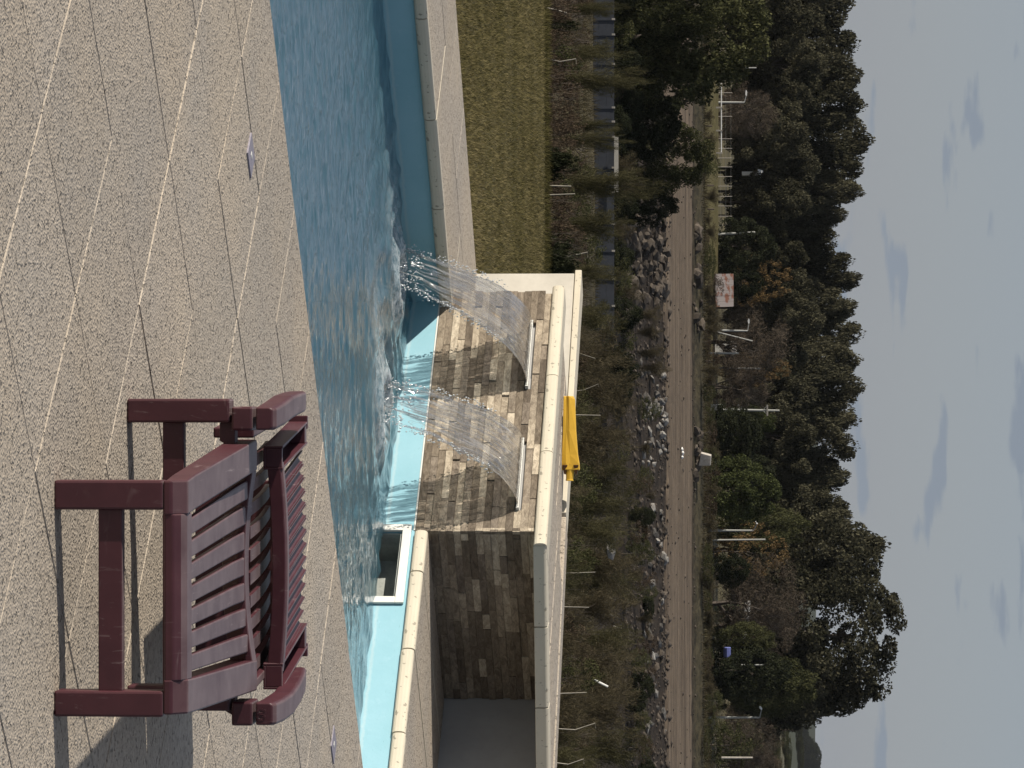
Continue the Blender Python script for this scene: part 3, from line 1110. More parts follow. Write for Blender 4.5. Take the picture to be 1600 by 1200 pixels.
# ---- yellow plastic scoop lying on the wall
g0 = at(880, 690, 15.42)
t = empty('scoop', (g0.x, 15.40, 0.482), 'yellow plastic scoop blade with a short socket lying on top of the waterfall wall', 'scoop', rz=R(-6))
m = MB()
prof = [(-0.205, 0.022, 0.004, 0.044), (-0.19, 0.027, 0.003, 0.052), (-0.05, 0.036, 0.001, 0.060), (0.06, 0.052, -0.002, 0.072), (0.10, 0.060, -0.003, 0.080), (0.128, 0.058, -0.002, 0.080)]
rings = []
for x, hw, z0, h_ in prof:
    zc = z0 + h_ / 2
    rings.append([(x, -0.012, z0), (x, -hw * 0.35, zc - h_ * 0.25), (x, -0.018, zc), (x, -hw * 0.35, z0 + h_ * 0.98), (x, 0.012, z0 + h_), (x, hw * 0.5, z0 + h_ * 0.9), (x, hw * 0.6, zc), (x, hw * 0.5, z0)])
m.loft(rings)
m.build('blade', M['yellow'], t, 0.002)
m = MB()
m.loft([[(x, r * math.cos(a), zc + 1.1 * r * math.sin(a)) for a in [2 * math.pi * i / 10 for i in range(10)]] for x, r, zc in ((0.10, 0.020, 0.036), (0.14, 0.017, 0.034), (0.168, 0.0155, 0.033), (0.176, 0.0165, 0.033))])
m.build('socket', M['yellow'], t, smooth=False)
for sgn in (0, 1):
    m = MB()
    zc = 0.012 if sgn == 0 else 0.062
    m.hexa([(0.106, -0.024, zc - 0.012), (0.146, -0.012, zc - 0.004), (0.146, 0.02, zc - 0.004), (0.106, 0.03, zc - 0.012)],
           [(0.106, -0.024, zc + 0.012), (0.146, -0.012, zc + 0.004), (0.146, 0.02, zc + 0.004), (0.106, 0.03, zc + 0.012)])
    m.build('shoulder', M['brown_plastic'], t, 0.002)

# ================================================================== LOUNGER
PL = M['plastic']
lo = empty('sun_lounger', (0.40, 7.4, 0), 'burgundy plastic sun lounger with slatted bed and folded backrest, on the deck', 'sun lounger')
ox, oy = -0.40, -7.4


def lb(name, bevel=0.004, parent=lo, segs=2):
    m = MB()
    return m, (lambda: m.build(name, PL, parent, bevel, segs))


def lbox(name, x0, x1, y0, y1, z0, z1, bevel=0.005, parent=None):
    m = MB(); m.box(x0 + ox, x1 + ox, y0 + oy, y1 + oy, z0, z1)
    return m.build(name, PL, parent or lo, bevel, 2)


# near leg frame
lbox('leg', 0.193, 0.252, 6.80, 6.855, 0.0, 0.222)
lbox('leg', 0.615, 0.667, 6.80, 6.855, 0.0, 0.222)
lbox('stretcher', 0.250, 0.617, 6.812, 6.84, 0.088, 0.137, 0.003)
# wide rear leg frame
lbox('leg', 0.033, 0.086, 7.575, 7.635, 0.0, 0.232)
lbox('leg', 0.672, 0.728, 7.575, 7.635, 0.0, 0.232)
lbox('stretcher', 0.084, 0.674, 7.59, 7.62, 0.078, 0.126, 0.003)


# foot section of the bed: side rails, near rail, sagging slats, far rail
def edge(side, y):
    k = (y - 6.80) / 0.89
    return (0.193 - 0.068 * k) if side == 0 else (0.662 + 0.030 * k)


def topz(y, u=0.0):
    """upper surface of the foot section; u = -1..1 across, sags in the middle"""
    k = (y - 6.80) / 0.89
    return 0.268 + 0.008 * k - 0.020 * (1 - u * u) * min(1, max(0, k * 1.3))


rail_w = 0.070
for side in (0, 1):
    m = MB()
    rings = []
    for i in range(9):
        y = 6.80 + 0.89 * i / 8
        x0 = edge(side, y)
        x1 = x0 + rail_w if side == 0 else x0 - rail_w
        a, b = min(x0, x1), max(x0, x1)
        z = topz(y, 1)
        dz = 0.046 + 0.02 * (i / 8)
        rz_ = 0.03 if i == 0 else 0.0
        rings.append([(a + ox, y + oy, z - dz), (b + ox, y + oy, z - dz), (b + ox, y + oy, z - rz_), (a + ox, y + oy, z - rz_)])
    rings.insert(1, [(p[0], p[1] + 0.028, (p[2] if q < 2 else topz(6.83, 1))) for q, p in enumerate(rings[0])])
    m.loft(rings)
    m.build('side_rail', PL, lo, 0.004, 2)
m = MB()
pr_ = [(6.802, 0.224), (6.802, 0.242), (6.812, 0.256), (6.830, 0.2655), (6.872, 0.2680), (6.872, 0.224)]
m.loft([[(x + ox, y + oy, z) for y, z in pr_] for x in (edge(0, 6.8) + rail_w - 0.003, edge(1, 6.8) - rail_w + 0.003)])
m.build('near_rail', PL, lo, 0.003, 2)
NS = 7
for k in range(NS):
    m = MB()
    rings = []
    for i in range(11):
        y = 6.872 + (7.64 - 6.872) * i / 10
        xa, xb = edge(0, y) + rail_w, edge(1, y) - rail_w
        pitch_ = (xb - xa) / (NS + 0.35)
        c = xa + pitch_ * (k + 0.5 + 0.175)
        hw = pitch_ * 0.36
        u = (c - (xa + xb) / 2) / ((xb - xa) / 2)
        z = topz(y, u * 0.8) - 0.001
        rings.append([(c - hw + ox, y + oy, z - 0.012), (c + hw + ox, y + oy, z - 0.012), (c + hw + ox, y + oy, z - 0.002), (c + hw * 0.85 + ox, y + oy, z), (c - hw * 0.85 + ox, y + oy, z), (c - hw + ox, y + oy, z - 0.002)])
    m.loft(rings)
    m.build('slat', PL, lo)
m = MB()
rings = []
for i in range(13):
    u = -1 + i / 6
    x = 0.41 + u * (0.5 * (edge(1, 7.66) - edge(0, 7.66)) - rail_w + 0.003)
    z = topz(7.66, u * 0.95)
    rings.append([(x + ox, 7.636 + oy, z), (x + ox, 7.690 + oy, z + 0.001), (x + ox, 7.690 + oy, z - 0.058), (x + ox, 7.680 + oy, z - 0.058), (x + ox, 7.636 + oy, z - 0.016)])
m.loft(rings)
m.build('far_rail', PL, lo, 0.002, 1)

# middle section: slats that fall away from the far rail, in the shade of the folded back
for k in range(10):
    m = MB()
    c = 0.155 + 0.052 * (k + 0.5)
    rings = []
    for i in range(7):
        y = 7.70 + 0.52 * i / 6
        z = 0.259 + 0.006 * math.sin(i / 6 * math.pi) - 0.032 * i / 6
        cc = c - 0.03 * i / 6
        rings.append([(cc - 0.014 + ox, y + oy, z - 0.012), (cc + 0.014 + ox, y + oy, z - 0.012), (cc + 0.014 + ox, y + oy, z), (cc - 0.014 + ox, y + oy, z)])
    m.loft(rings)
    m.build('slat', PL, lo)
for side in (0, 1):  # rails added beside the middle slats to keep the sun off them
    m = MB()
    x0, x1 = (0.098, 0.122) if side == 0 else (0.672, 0.694)
    m.hexa([(x0 + ox, 7.695 + oy, 0.175), (x1 + ox, 7.695 + oy, 0.175), (x1 - .04 + ox, 8.30 + oy, 0.165), (x0 - .04 + ox, 8.30 + oy, 0.165)],
           [(x0 + ox, 7.695 + oy, 0.268), (x1 + ox, 7.695 + oy, 0.268), (x1 - .04 + ox, 8.30 + oy, 0.258), (x0 - .04 + ox, 8.30 + oy, 0.258)])
    m.build('side_rail', PL, lo, 0.004, 2)
# folded backrest, hollow underside up: crossbar, channelled side rails, trough slats
m = MB()
rings = []
for i in range(15):
    u = -1 + i / 7
    x = 0.423 + u * 0.243
    zb = 0.270 + 0.013 * (1 - u * u)
    rings.append([(x + ox, 7.875 + oy, zb), (x + ox, 7.890 + oy, zb - 0.002), (x + ox, 7.902 + oy, zb + 0.030), (x + ox, 7.900 + oy, zb + 0.036), (x + ox, 7.878 + oy, zb + 0.036), (x + ox, 7.872 + oy, zb + 0.030)])
m.loft(rings)
m.build('backrest_crossbar', PL, lo, 0.0015, 1)
m = MB()
rings = []
for i in range(13):
    u = -1 + i / 6
    x = 0.423 + u * 0.226
    zb = 0.285 + 0.013 * (1 - u * u)
    rings.append([(x + ox, 7.905 + oy, zb + 0.004), (x + ox, 7.945 + oy, zb - 0.002), (x + ox, 7.945 + oy, zb + 0.006), (x + ox, 7.905 + oy, zb + 0.014)])
m.loft(rings)
m.build('backrest_web', PL, lo)
for side in (0, 1):
    x0, x1 = (0.143, 0.198) if side == 0 else (0.645, 0.706)
    m = MB()
    sk = -0.052 if side == 0 else -0.065
    ya, yb = 7.872, 8.285

    def hx(a, b, z0, z1, y0=ya, y1=yb):
        s0, s1 = sk * (y0 - ya) / (yb - ya), sk * (y1 - ya) / (yb - ya)
        m.hexa([(a + ox + s0, y0 + oy, z0), (b + ox + s0, y0 + oy, z0), (b + ox + s1, y1 + oy, z0), (a + ox + s1, y1 + oy, z0)],
               [(a + ox + s0, y0 + oy, z1), (b + ox + s0, y0 + oy, z1), (b + ox + s1, y1 + oy, z1), (a + ox + s1, y1 + oy, z1)])
    hx(x0, x0 + 0.006, 0.262, 0.308)
    hx(x1 - 0.006, x1, 0.262, 0.308)
    hx(x0 + 0.006, x1 - 0.006, 0.262, 0.268)
    hx(x0 + 0.006, x1 - 0.006, 0.268, 0.306, ya, ya + 0.012)
    hx(x0 + 0.006, x1 - 0.006, 0.268, 0.306, yb - 0.03, yb)
    m.build('backrest_rail', PL, lo, 0.0012, 1)
    m = MB(); xx = x0 - 0.05 if side == 0 else x1 - 0.06
    m.box(xx + ox - 0.016, xx + ox + 0.016, 8.288 + oy, 8.30 + oy, 0.262, 0.308)
    m.build('hinge_lug', PL, lo, 0.002)
for k in range(13):
    m = MB()
    rings = []
    for i in range(4):
        y = 7.93 + 0.33 * i / 3
        c = 0.215 + (0.425 / 13) * (k + 0.5) - 0.056 * i / 3
        u = (k - 6) / 6.0
        zc = 0.300 + 0.010 * (1 - u * u)
        ro, ri = 0.0155, 0.0125
        ring = [(c + ro * math.cos(a) + ox, y + oy, zc - 0.9 * ro * math.sin(a)) for a in [math.pi * q / 8 for q in range(9)]]
        ring += [(c + ri * math.cos(a) + ox, y + oy, zc - 0.9 * ri * math.sin(a)) for a in [math.pi * (8 - q) / 8 for q in range(9)]]
        rings.append(ring)
    m.loft(rings)
    m.build('backrest_slat', PL, lo)
m = MB(); m.box(0.235 + ox, 0.66 + ox, 8.30 + oy, 8.318 + oy, 0.03, 0.252)  # plate added behind the middle slats so their gaps stay dark
m.build('added_shade_plate', PL, lo, 0.003)
# arms on the rear leg frame
for side in (0, 1):
    mir = 1 if side == 0 else -1
    cx = 0.077 if side == 0 else 0.733
    m = MB(); m.box(cx - 0.0265 + ox, cx + 0.0265 + ox, 7.566 + oy, 7.66 + oy, 0.237, 0.284)
    m.build('arm_bracket', PL, lo, 0.005)
    m = MB()
    bow = -0.012 if side == 0 else 0.010
    path = [(7.566, cx, 0.0245, 0.328, 0.036), (7.578, cx, 0.0255, 0.337, 0.046), (7.68, cx + bow * .5 - .004, 0.0265, 0.342, 0.048),
            (7.80, cx + bow - .012, 0.0265, 0.344, 0.047), (7.92, cx + bow * .8 - .021, 0.026, 0.342, 0.044), (8.04, cx + bow * .3 - .031, 0.025, 0.337, 0.040), (8.105, cx - 0.037, 0.023, 0.330, 0.034), (8.118, cx - 0.038, 0.019, 0.322, 0.024)]
    m.loft([[(c - hw + ox, y + oy, z - h_), (c + hw + ox, y + oy, z - h_), (c + hw + ox, y + oy, z - 0.006), (c + hw * 0.8 + ox, y + oy, z), (c - hw * 0.8 + ox, y + oy, z), (c - hw + ox, y + oy, z - 0.006)] for y, c, hw, z, h_ in path])
    arm = m.build('arm_rest', PL, lo, 0.003, 2)
    # support from the bracket down to the bed rail
    m = MB()
    bx = 0.135 if side == 0 else 0.64
    ax = cx + 0.03 * mir
    m.hexa([(ax + ox - 0.02, 7.60 + oy, 0.205), (ax + ox + 0.02, 7.60 + oy, 0.205), (ax + ox + 0.02, 7.64 + oy, 0.205), (ax + ox - 0.02, 7.64 + oy, 0.205)],
           [(ax + ox - 0.04, 7.60 + oy, 0.24), (ax + ox + 0.04, 7.60 + oy, 0.24), (ax + ox + 0.04, 7.64 + oy, 0.24), (ax + ox - 0.04, 7.64 + oy, 0.24)])
    m.build('arm_gusset', PL, lo, 0.002)
    if side == 1:
        for q in (0, 1):
            m = MB()
            c = (cx - 0.008 + ox + 0.014 * q, 7.5648 + oy, 0.305)
            rings = []
            for i in range(17):
                a = 2 * math.pi * i / 16
                p = Vector((c[0] + 0.005 * math.cos(a), c[1], c[2] + 0.008 * math.sin(a)))
                rings.append(p)
            m.tube(rings, 0.0005, 5)
            m.build('moulded_mark', PL, arm)

# ================================================================== VEGETATION
def leaves(C, size, aspect, rngl, up=0.0, dirs=None):
    """rhombic leaf quads at centres C"""
    n = len(C)
    d = rngl.normal(0, 1, (n, 3)) if dirs is None else dirs
    d /= np.linalg.norm(d, axis=1)[:, None]
    q = rngl.normal(0, 1, (n, 3))
    q[:, 2] += up
    e = np.cross(d, q)
    e /= np.linalg.norm(e, axis=1)[:, None] + 1e-9
    s = (np.ones(n) * size if np.isscalar(size) else size)[:, None]
    V = np.stack([C - d * s, C + e * s * aspect, C + d * s, C - e * s * aspect], 1)
    return V.reshape(-1, 3), np.arange(n * 4).reshape(-1, 4)


def limb_tubes(m, p, d, length, r, depth, rn, spread=0.6, up=0.15, kids=(2, 3), seg=3, n=4):
    pts, rad = [p.copy()], [r]
    q = p.copy(); dd = d.copy()
    for i in range(seg):
        dd = (dd + Vector((rn.gauss(0, .12), rn.gauss(0, .12), rn.gauss(0, .08) + up * .3))).normalized()
        q = q + dd * (length / seg)
        pts.append(q.copy()); rad.append(r * (1 - 0.5 * (i + 1) / seg))
    m.tube(pts, rad, n)
    if depth > 0:
        for k in range(rn.randint(*kids)):
            i = rn.randint(max(1, seg - 2), seg)
            nd = (dd + Vector((rn.gauss(0, spread), rn.gauss(0, spread), rn.gauss(0, spread * .6) + up))).normalized()
            limb_tubes(m, pts[i], nd, length * rn.uniform(.6, .82), rad[i] * .80, depth - 1, rn, spread, up, kids, seg, max(3, n - 1))


def trunk_mesh(name, seed, h, r, mat, nl=5):
    m = MB(); rn = random.Random(seed)
    pts = [Vector((0, 0, -0.03 * h))]
    for i in range(1, 6):
        pts.append(Vector((rn.gauss(0, .012 * h * i / 3), rn.gauss(0, .012 * h * i / 3), h * i / 5 * 0.8)))
    m.tube(pts, [r * (1.15 - 0.17 * i) for i in range(6)], 7)
    for k in range(nl):
        i = rn.randint(2, 5)
        a = rn.uniform(0, 6.28)
        limb_tubes(m, pts[i], Vector((math.cos(a), math.sin(a), .7)).normalized(), h * 0.2, r * (0.5 - .06 * i) + r * .12, 1, rn, .5, .3)
    return m.mesh(name, mat)


def crown_mesh(name, seed, mat, nc, per, prof, leaf, cr=(0.10, 0.17), aspect=0.55, shell=0.5, droop=0.0, flat=0.8):
    """unit crown (height 1 from 0 to 1, half width 0.5): leaf clumps on an uneven envelope.
    prof: list of (height, radius)"""
    rg = np.random.default_rng(seed)
    hs, rs_ = zip(*prof)
    C, T, Sz = [], [], []
    wob = rg.uniform(0, 6.28, 4)
    wgt = np.array([np.interp(x, hs, rs_) for x in np.linspace(hs[0], hs[-1], 60)])
    zs_ = rg.choice(np.linspace(hs[0], hs[-1], 60), nc, p=wgt / wgt.sum())
    for z in zs_:
        a = rg.uniform(0, 2 * np.pi)
        env = np.interp(z, hs, rs_) * (1 + 0.16 * math.sin(3 * a + wob[0] + 5 * z) + 0.10 * math.sin(5 * a + wob[1]))
        rr_ = env * (shell + (1 - shell) * math.sqrt(rg.uniform()))
        cr_ = rg.uniform(*cr)
        c = np.array([max(0, rr_ - cr_ * .5) * math.cos(a), max(0, rr_ - cr_ * .5) * math.sin(a), z])
        v = rg.normal(0, 1, (per, 3))
        v /= np.linalg.norm(v, axis=1)[:, None]
        v *= (rg.uniform(0.35, 1.0, per) ** 0.5)[:, None] * cr_ * np.array([1, 1, flat])
        v[:, 2] -= droop * cr_ * (v[:, 0] ** 2 + v[:, 1] ** 2) / cr_ ** 2
        C.append(c + v)
        T.append(np.clip(rg.normal(0.40, 0.15) + rg.normal(0, 0.26, per), 0, 1))
        Sz.append(leaf * rg.uniform(0.6, 1.3, per))
    Vv, Ff = leaves(np.concatenate(C), np.concatenate(Sz), aspect, rg)
    return fast_mesh(name, Vv, Ff, mat, np.concatenate(T))


def feather_mesh(name, seed, mat, fronds=26, per=260, needle=0.055, wdt=0.0032, spread=0.40):
    """unit feathery bush: arching open fronds carrying many fine needles"""
    rg = np.random.default_rng(seed)
    C, Dr, T = [], [], []
    for k in range(fronds):
        a = rg.uniform(0, 2 * np.pi)
        z0 = rg.uniform(0.0, 0.30)
        ln = (1.0 - z0) * rg.uniform(0.45, 1.0)
        out = rg.uniform(0.15, 1.0) * spread * (0.5 + 0.6 * ln)
        if k == 0: z0, ln, out = 0.2, 0.80, 0.08
        t = rg.uniform(0.05, 1, per)
        px = out * t ** 1.15
        pz = z0 + ln * (1.25 * t - 0.25 * t ** 2.5 - (out / spread) * 0.22 * t ** 3)
        P_ = np.stack([px * math.cos(a), px * math.sin(a), pz], 1)
        thick = 0.050 * (1 - t) ** 0.6 + 0.012
        P_ += rg.normal(0, 1, (per, 3)) * thick[:, None]
        d = np.stack([np.full(per, math.cos(a) * out * 1.3), np.full(per, math.sin(a) * out * 1.3), 0.75 - 0.8 * t * (out / spread)], 1) + rg.normal(0, 0.42, (per, 3))
        C.append(P_); Dr.append(d); T.append(np.clip(rg.normal(.45, .14) + rg.normal(0, .17, per), 0, 1))
    C, Dr, T = np.concatenate(C), np.concatenate(Dr), np.concatenate(T)
    Vv, Ff = leaves(C, needle * rg.uniform(.35, .9, len(C)), wdt / needle, rg, dirs=Dr)
    return fast_mesh(name, Vv, Ff, mat, T)


EUC = [(0.16, 0.20), (0.30, 0.40), (0.5, 0.48), (0.7, 0.46), (0.86, 0.34), (0.97, 0.12)]
ROUND = [(0.06, 0.30), (0.25, 0.46), (0.5, 0.5), (0.75, 0.42), (0.94, 0.16)]
SPREAD = [(0.10, 0.36), (0.25, 0.48), (0.5, 0.5), (0.72, 0.44), (0.88, 0.30), (0.97, 0.10)]
CONE = [(0.04, 0.42), (0.3, 0.44), (0.6, 0.33), (0.85, 0.17), (0.98, 0.04)]
CR = {}
CR['euc'] = [crown_mesh('eucalyptus_crown', 100 + i, M['leaf_euc'], 150, 210, EUC, 0.0150, (0.06, 0.12), .6, .40) for i in range(4)]
CR['big'] = [crown_mesh('large_eucalyptus_crown', 120, M['leaf_euc'], 330, 190, SPREAD, 0.0095, (0.040, 0.075), .6, .45)]
CR['olive'] = [crown_mesh('olive_crown', 130 + i, M['leaf_olive'], 190, 150, ROUND, 0.0135, (0.05, 0.10), .5, .5) for i in range(2)]
CR['green'] = [crown_mesh('green_crown', 140 + i, M['leaf_green'], 130, 150, ROUND, 0.017, (0.06, 0.12), .6, .5) for i in range(2)]
CR['dark'] = [crown_mesh('dark_crown', 150 + i, M['leaf_dark'], 120, 150, ROUND, 0.017, (0.07, 0.12), .6, .6) for i in range(2)]
CR['autumn'] = [crown_mesh('autumn_crown', 160 + i, M['leaf_autumn'], 120, 36, ROUND, 0.014, (0.03, 0.07), .7, .5) for i in range(2)]
CR['shrub'] = [crown_mesh('shrub_leaves', 170 + i, M['leaf_brown'], 70, 46, SPREAD, 0.016, (0.05, 0.12), .6, .2) for i in range(3)]
CR['shrub_green'] = [crown_mesh('green_shrub_leaves', 180 + i, M['leaf_olive'], 70, 60, SPREAD, 0.018, (0.06, 0.12), .5, .3) for i in range(2)]
CR['bare'] = [crown_mesh('fine_twigs', 185 + i, M['twig_haze'], 110, 130, SPREAD, 0.026, (0.07, 0.13), .075, .35) for i in range(2)]
CR['feather'] = [feather_mesh('feathery_fronds', 190 + i, M['leaf_feather']) for i in range(3)]
CR['dry'] = [feather_mesh('dry_feathery_fronds', 195 + i, M['leaf_dry'], 34, 230, 0.05, 0.0032, 0.5) for i in range(3)]
TR = {
    'euc': [trunk_mesh('trunk', 200 + i, 0.8, 0.022, M['bark'], 6) for i in range(2)],
    'small': [trunk_mesh('trunk', 210 + i, 0.6, 0.022, M['bark'], 5) for i in range(2)],
}


def twig_mesh(name, seed, h, mat, depth=4, stems=1, spread=.5, up=.22, r=.02, kids=(3, 4), norm=True):
    m = MB(); rn = random.Random(seed)
    for k in range(stems):
        a = rn.uniform(0, 6.28)
        tilt = 0.05 if stems == 1 else 0.45
        limb_tubes(m, Vector((0, 0, -.02)), Vector((math.cos(a) * tilt, math.sin(a) * tilt, 1)).normalized(), h, r, depth, rn, spread, up, kids, 3, 5)
    zm = max(p[2] for p in m.v)
    rm = sorted(math.hypot(p[0], p[1]) for p in m.v)[int(len(m.v) * .97)]
    if norm: m.v = [(p[0] * .5 / rm, p[1] * .5 / rm, p[2] / zm) for p in m.v]
    return m.mesh(name, mat)


TR['bare'] = [twig_mesh('bare_branches', 300 + i, 0.25, M['twig'], 6, 1, .60, .16, .015, (3, 4)) for i in range(2)]
TR['stem'] = [twig_mesh('stems', 320 + i, 0.34, M['twig'], 2, 5, .35, .25, .010, (2, 3)) for i in range(2)]
pick = random.Random(77)


def plant(name, kind, x_top, y, width, Y, label, cat, group=None, x_base=None, trunk='small', zoff=0.0, depth=1.0):
    """a plant seen at photo row y with its top at column x_top, `width` photo pixels wide, standing at distance Y"""
    top = at(x_top, y, Y)
    zb = tz(top.x, Y) + zoff
    if x_base is not None: zb = at(x_base, y, Y).z
    hgt = max(0.3, top.z - zb)
    wid = width / FPX * Y
    e = empty(name, (top.x, Y, zb), label, cat, group, pick.uniform(0, 6.28))
    if kind in CR:
        c = link('twigs' if kind == 'bare' else 'crown' if cat == 'tree' else 'foliage', pick.choice(CR[kind]), e)
        c.scale = (wid, wid * depth, hgt / (1.0))
    tkey = {'bare': 'bare', 'stem': 'stem'}.get(kind, trunk)
    t = link('trunk' if cat == 'tree' else 'stems', pick.choice(TR[tkey]), e)
    t.scale = (wid, wid * (depth if tkey == 'bare' else 1), hgt)
    return e


ORD = ['first', 'second', 'third', 'fourth', 'fifth', 'sixth', 'seventh', 'eighth', 'ninth', 'tenth', 'eleventh', 'twelfth', 'thirteenth',
       'fourteenth', 'fifteenth', 'sixteenth', 'seventeenth', 'eighteenth', 'nineteenth', 'twentieth', 'twenty-first', 'twenty-second', 'twenty-third']


# --- forest of dark eucalyptus on the far side
fg = 'dark eucalyptus trees of the far wood'
for q, (x, y, wd_) in enumerate([(1322, 8, 120), (1330, 70, 110), (1334, 118, 90), (1340, 160, 95), (1351, 215, 105), (1338, 268, 85), (1336, 298, 70), (1312, 336, 62),
                  (1298, 365, 60), (1322, 408, 66), (1333, 436, 70), (1326, 480, 80), (1338, 520, 78), (1334, 566, 84), (1337, 606, 80), (1331, 650, 88), (1329, 700, 88), (1316, 745, 74)]):
    plant('eucalyptus_tree', 'euc', x + 4, y, wd_ * 1.22, 366 + pick.uniform(-8, 8), 'tall dark eucalyptus on the skyline of the wood, %s from the photo top' % ORD[q], 'tree', fg, trunk='euc')
fg2 = 'dark trees in front of the far wood'
for q, (x, y, wd_) in enumerate([(1268, 30, 110), (1285, 100, 100), (1262, 150, 80), (1262, 205, 96), (1275, 262, 90), (1262, 315, 80), (1258, 400, 80), (1270, 455, 90), (1282, 500, 80), (1258, 560, 100), (1274, 620, 84), (1270, 680, 96), (1262, 730, 80), (1262, 790, 90)]):
    plant('dark_tree', 'euc', x, y, wd_ * 1.2, 345 + pick.uniform(-6, 6), 'lower dark tree at the front of the wood, %s from the photo top' % ORD[q], 'tree', fg2, trunk='euc')
# big eucalyptus standing proud at the right end of the wood
plant('large_eucalyptus', 'big', 1418, 985, 330, 338, 'largest eucalyptus, its airy crown rising far above the rest of the wood', 'tree', None, trunk='euc')
plant('eucalyptus_tree', 'euc', 1378, 860, 150, 345, 'loose-crowned eucalyptus close beside the largest one, toward the photo top', 'tree', None, trunk='euc')
plant('eucalyptus_tree', 'euc', 1322, 800, 110, 350, 'eucalyptus where the even wood meets the largest eucalyptus', 'tree', None, trunk='euc')
plant('eucalyptus_tree', 'euc', 1345, 1090, 100, 341, 'thin airy eucalyptus at the open-field side of the largest eucalyptus', 'tree', None, trunk='euc')
plant('eucalyptus_tree', 'euc', 1296, 1055, 150, 334, 'dark low eucalyptus in front of the field side of the largest eucalyptus', 'tree', None, trunk='euc')

# --- trees and shrubs of the settlement
plant('bare_tree', 'bare', 1216, 178, 96, 322, 'leafless grey tree beside the street lamp nearest the photo top', 'tree')
plant('round_tree', 'dark', 1214, 385, 84, 312, 'dark round-headed tree beside the leaning bare post', 'tree')
plant('dark_tree', 'dark', 1196, 440, 70, 318, 'dark bushy tree behind the rusty shed', 'tree')
plant('autumn_tree', 'autumn', 1242, 440, 92, 326, 'yellow-brown autumn tree standing behind the rusty shed', 'tree')
plant('bare_tree', 'bare', 1238, 535, 130, 319, 'leafless spreading tree behind the street lamp next to the rusty shed', 'tree')
plant('autumn_tree', 'autumn', 1242, 578, 60, 325, 'small yellow autumn tree between the leafless spreading tree and the power pole', 'tree')
plant('bare_tree', 'bare', 1205, 600, 100, 317, 'low leafless tree with pale limbs close to the power pole', 'tree')
plant('green_tree', 'green', 1213, 660, 66, 321, 'narrow green tree directly behind the power pole crossarm', 'tree')
plant('dark_tree', 'dark', 1190, 680, 100, 312, 'broad dark tree between the power pole and the bright green tree', 'tree')
plant('green_tree', 'green', 1220, 768, 104, 308, 'bright green bushy tree above the pale block on the road bank', 'tree')
plant('dark_tree', 'dark', 1215, 730, 50, 318, 'dark tree behind the bright green bushy tree', 'tree')
plant('autumn_tree', 'autumn', 1238, 862, 92, 322, 'brown autumn tree behind the two bare posts by the bright green tree', 'tree')
plant('dark_tree', 'olive', 1268, 825, 76, 330, 'dull olive tree behind the brown autumn tree', 'tree')
plant('dark_tree', 'dark', 1178, 890, 50, 313, 'black-green round bush-like tree between brown autumn tree and green house', 'tree')
plant('bare_tree', 'bare', 1258, 945, 170, 318, 'big dense leafless tree over the green house', 'tree')
plant('bare_tree', 'bare', 1246, 985, 120, 322, 'smaller leafless tree merging with the big dense leafless tree', 'tree')
plant('dark_tree', 'olive', 1283, 1072, 104, 322, 'olive-dark tree at the foot of the largest eucalyptus', 'tree')
plant('dark_tree', 'dark', 1236, 1048, 96, 312, 'dark broad shrubby tree before the short pale post near the fields', 'tree')
plant('dark_tree', 'olive', 1216, 1000, 60, 314, 'small olive tree beside the dark shed and the blue barrel', 'tree')
plant('green_shrub', 'shrub_green', 1178, 1165, 90, 306, 'light green shrub beside the street lamp nearest the photo bottom', 'shrub')
plant('bare_tree', 'bare', 1222, 1150, 90, 330, 'leafless low tree before the far fields', 'tree')
for x, y, wd_, Y in [(1190, 1108, 60, 380), (1204, 1132, 60, 400), (1196, 1160, 70, 390), (1212, 1180, 60, 420), (1200, 1198, 60, 400), (1226, 1128, 50, 470), (1228, 1165, 60, 480), (1224, 1195, 60, 470)]:
    plant('field_shrub', pick.choice(('shrub', 'olive', 'shrub', 'dry')), x, y, wd_, Y, 'scrubby shrub in the overgrown ground before the far fields', 'shrub', 'shrubs before the far fields')
plant('bare_tree', 'bare', 1222, 1192, 70, 326, 'leafless low tree cut by the photo bottom edge', 'tree')

sg = 'low scrub along the far edge of the dirt road'
for k in range(62):
    y = -20 + 20 * k + pick.uniform(-8, 8)
    if 150 < y < 330 and k % 2: continue
    plant('roadside_shrub', pick.choice(('shrub', 'dry', 'shrub_green', 'dry')), 1112 + pick.uniform(-4, 22), y, pick.uniform(34, 62), 290.0 + pick.uniform(-1.5, 8), 'low brownish shrub on the bank behind the dirt road', 'shrub', sg)

# --- trees in the creek valley, left
plant('olive_tree', 'olive', 1214, 55, 215, 226, 'large olive-green tree near the photo top, before the far wood', 'tree')
plant('olive_tree', 'olive', 1135, 8, 120, 222, 'olive-green tree cut by the photo top edge', 'tree')
plant('olive_tree', 'olive', 1124, 245, 118, 232, 'olive-green tree standing in front of the end of the dirt road', 'tree')
plant('dark_tree', 'dark', 1090, 130, 120, 236, 'dark shaded tree under the large olive-green tree', 'tree')
plant('dark_tree', 'dark', 1060, 320, 70, 230, 'dark low tree at the edge of the brown rock pile', 'tree')
plant('dark_tree', 'dark', 1064, 190, 120, 228, 'dark low tree between the two olive-green trees', 'tree')
plant('dark_tree', 'dark', 1070, 40, 150, 229, 'dark low tree below the large olive-green tree', 'tree')
cg = 'dark shrubs along the creek behind the concrete fence'
for y in range(-10, 720, 34):
    plant('creek_shrub', pick.choice(('dark', 'dark', 'dry', 'shrub_green')), pick.uniform(984, 1012), y + pick.uniform(-10, 10), pick.uniform(50, 90), pick.uniform(210, 224), 'dark shrub in the shaded creek bed behind the concrete fence', 'shrub', cg)
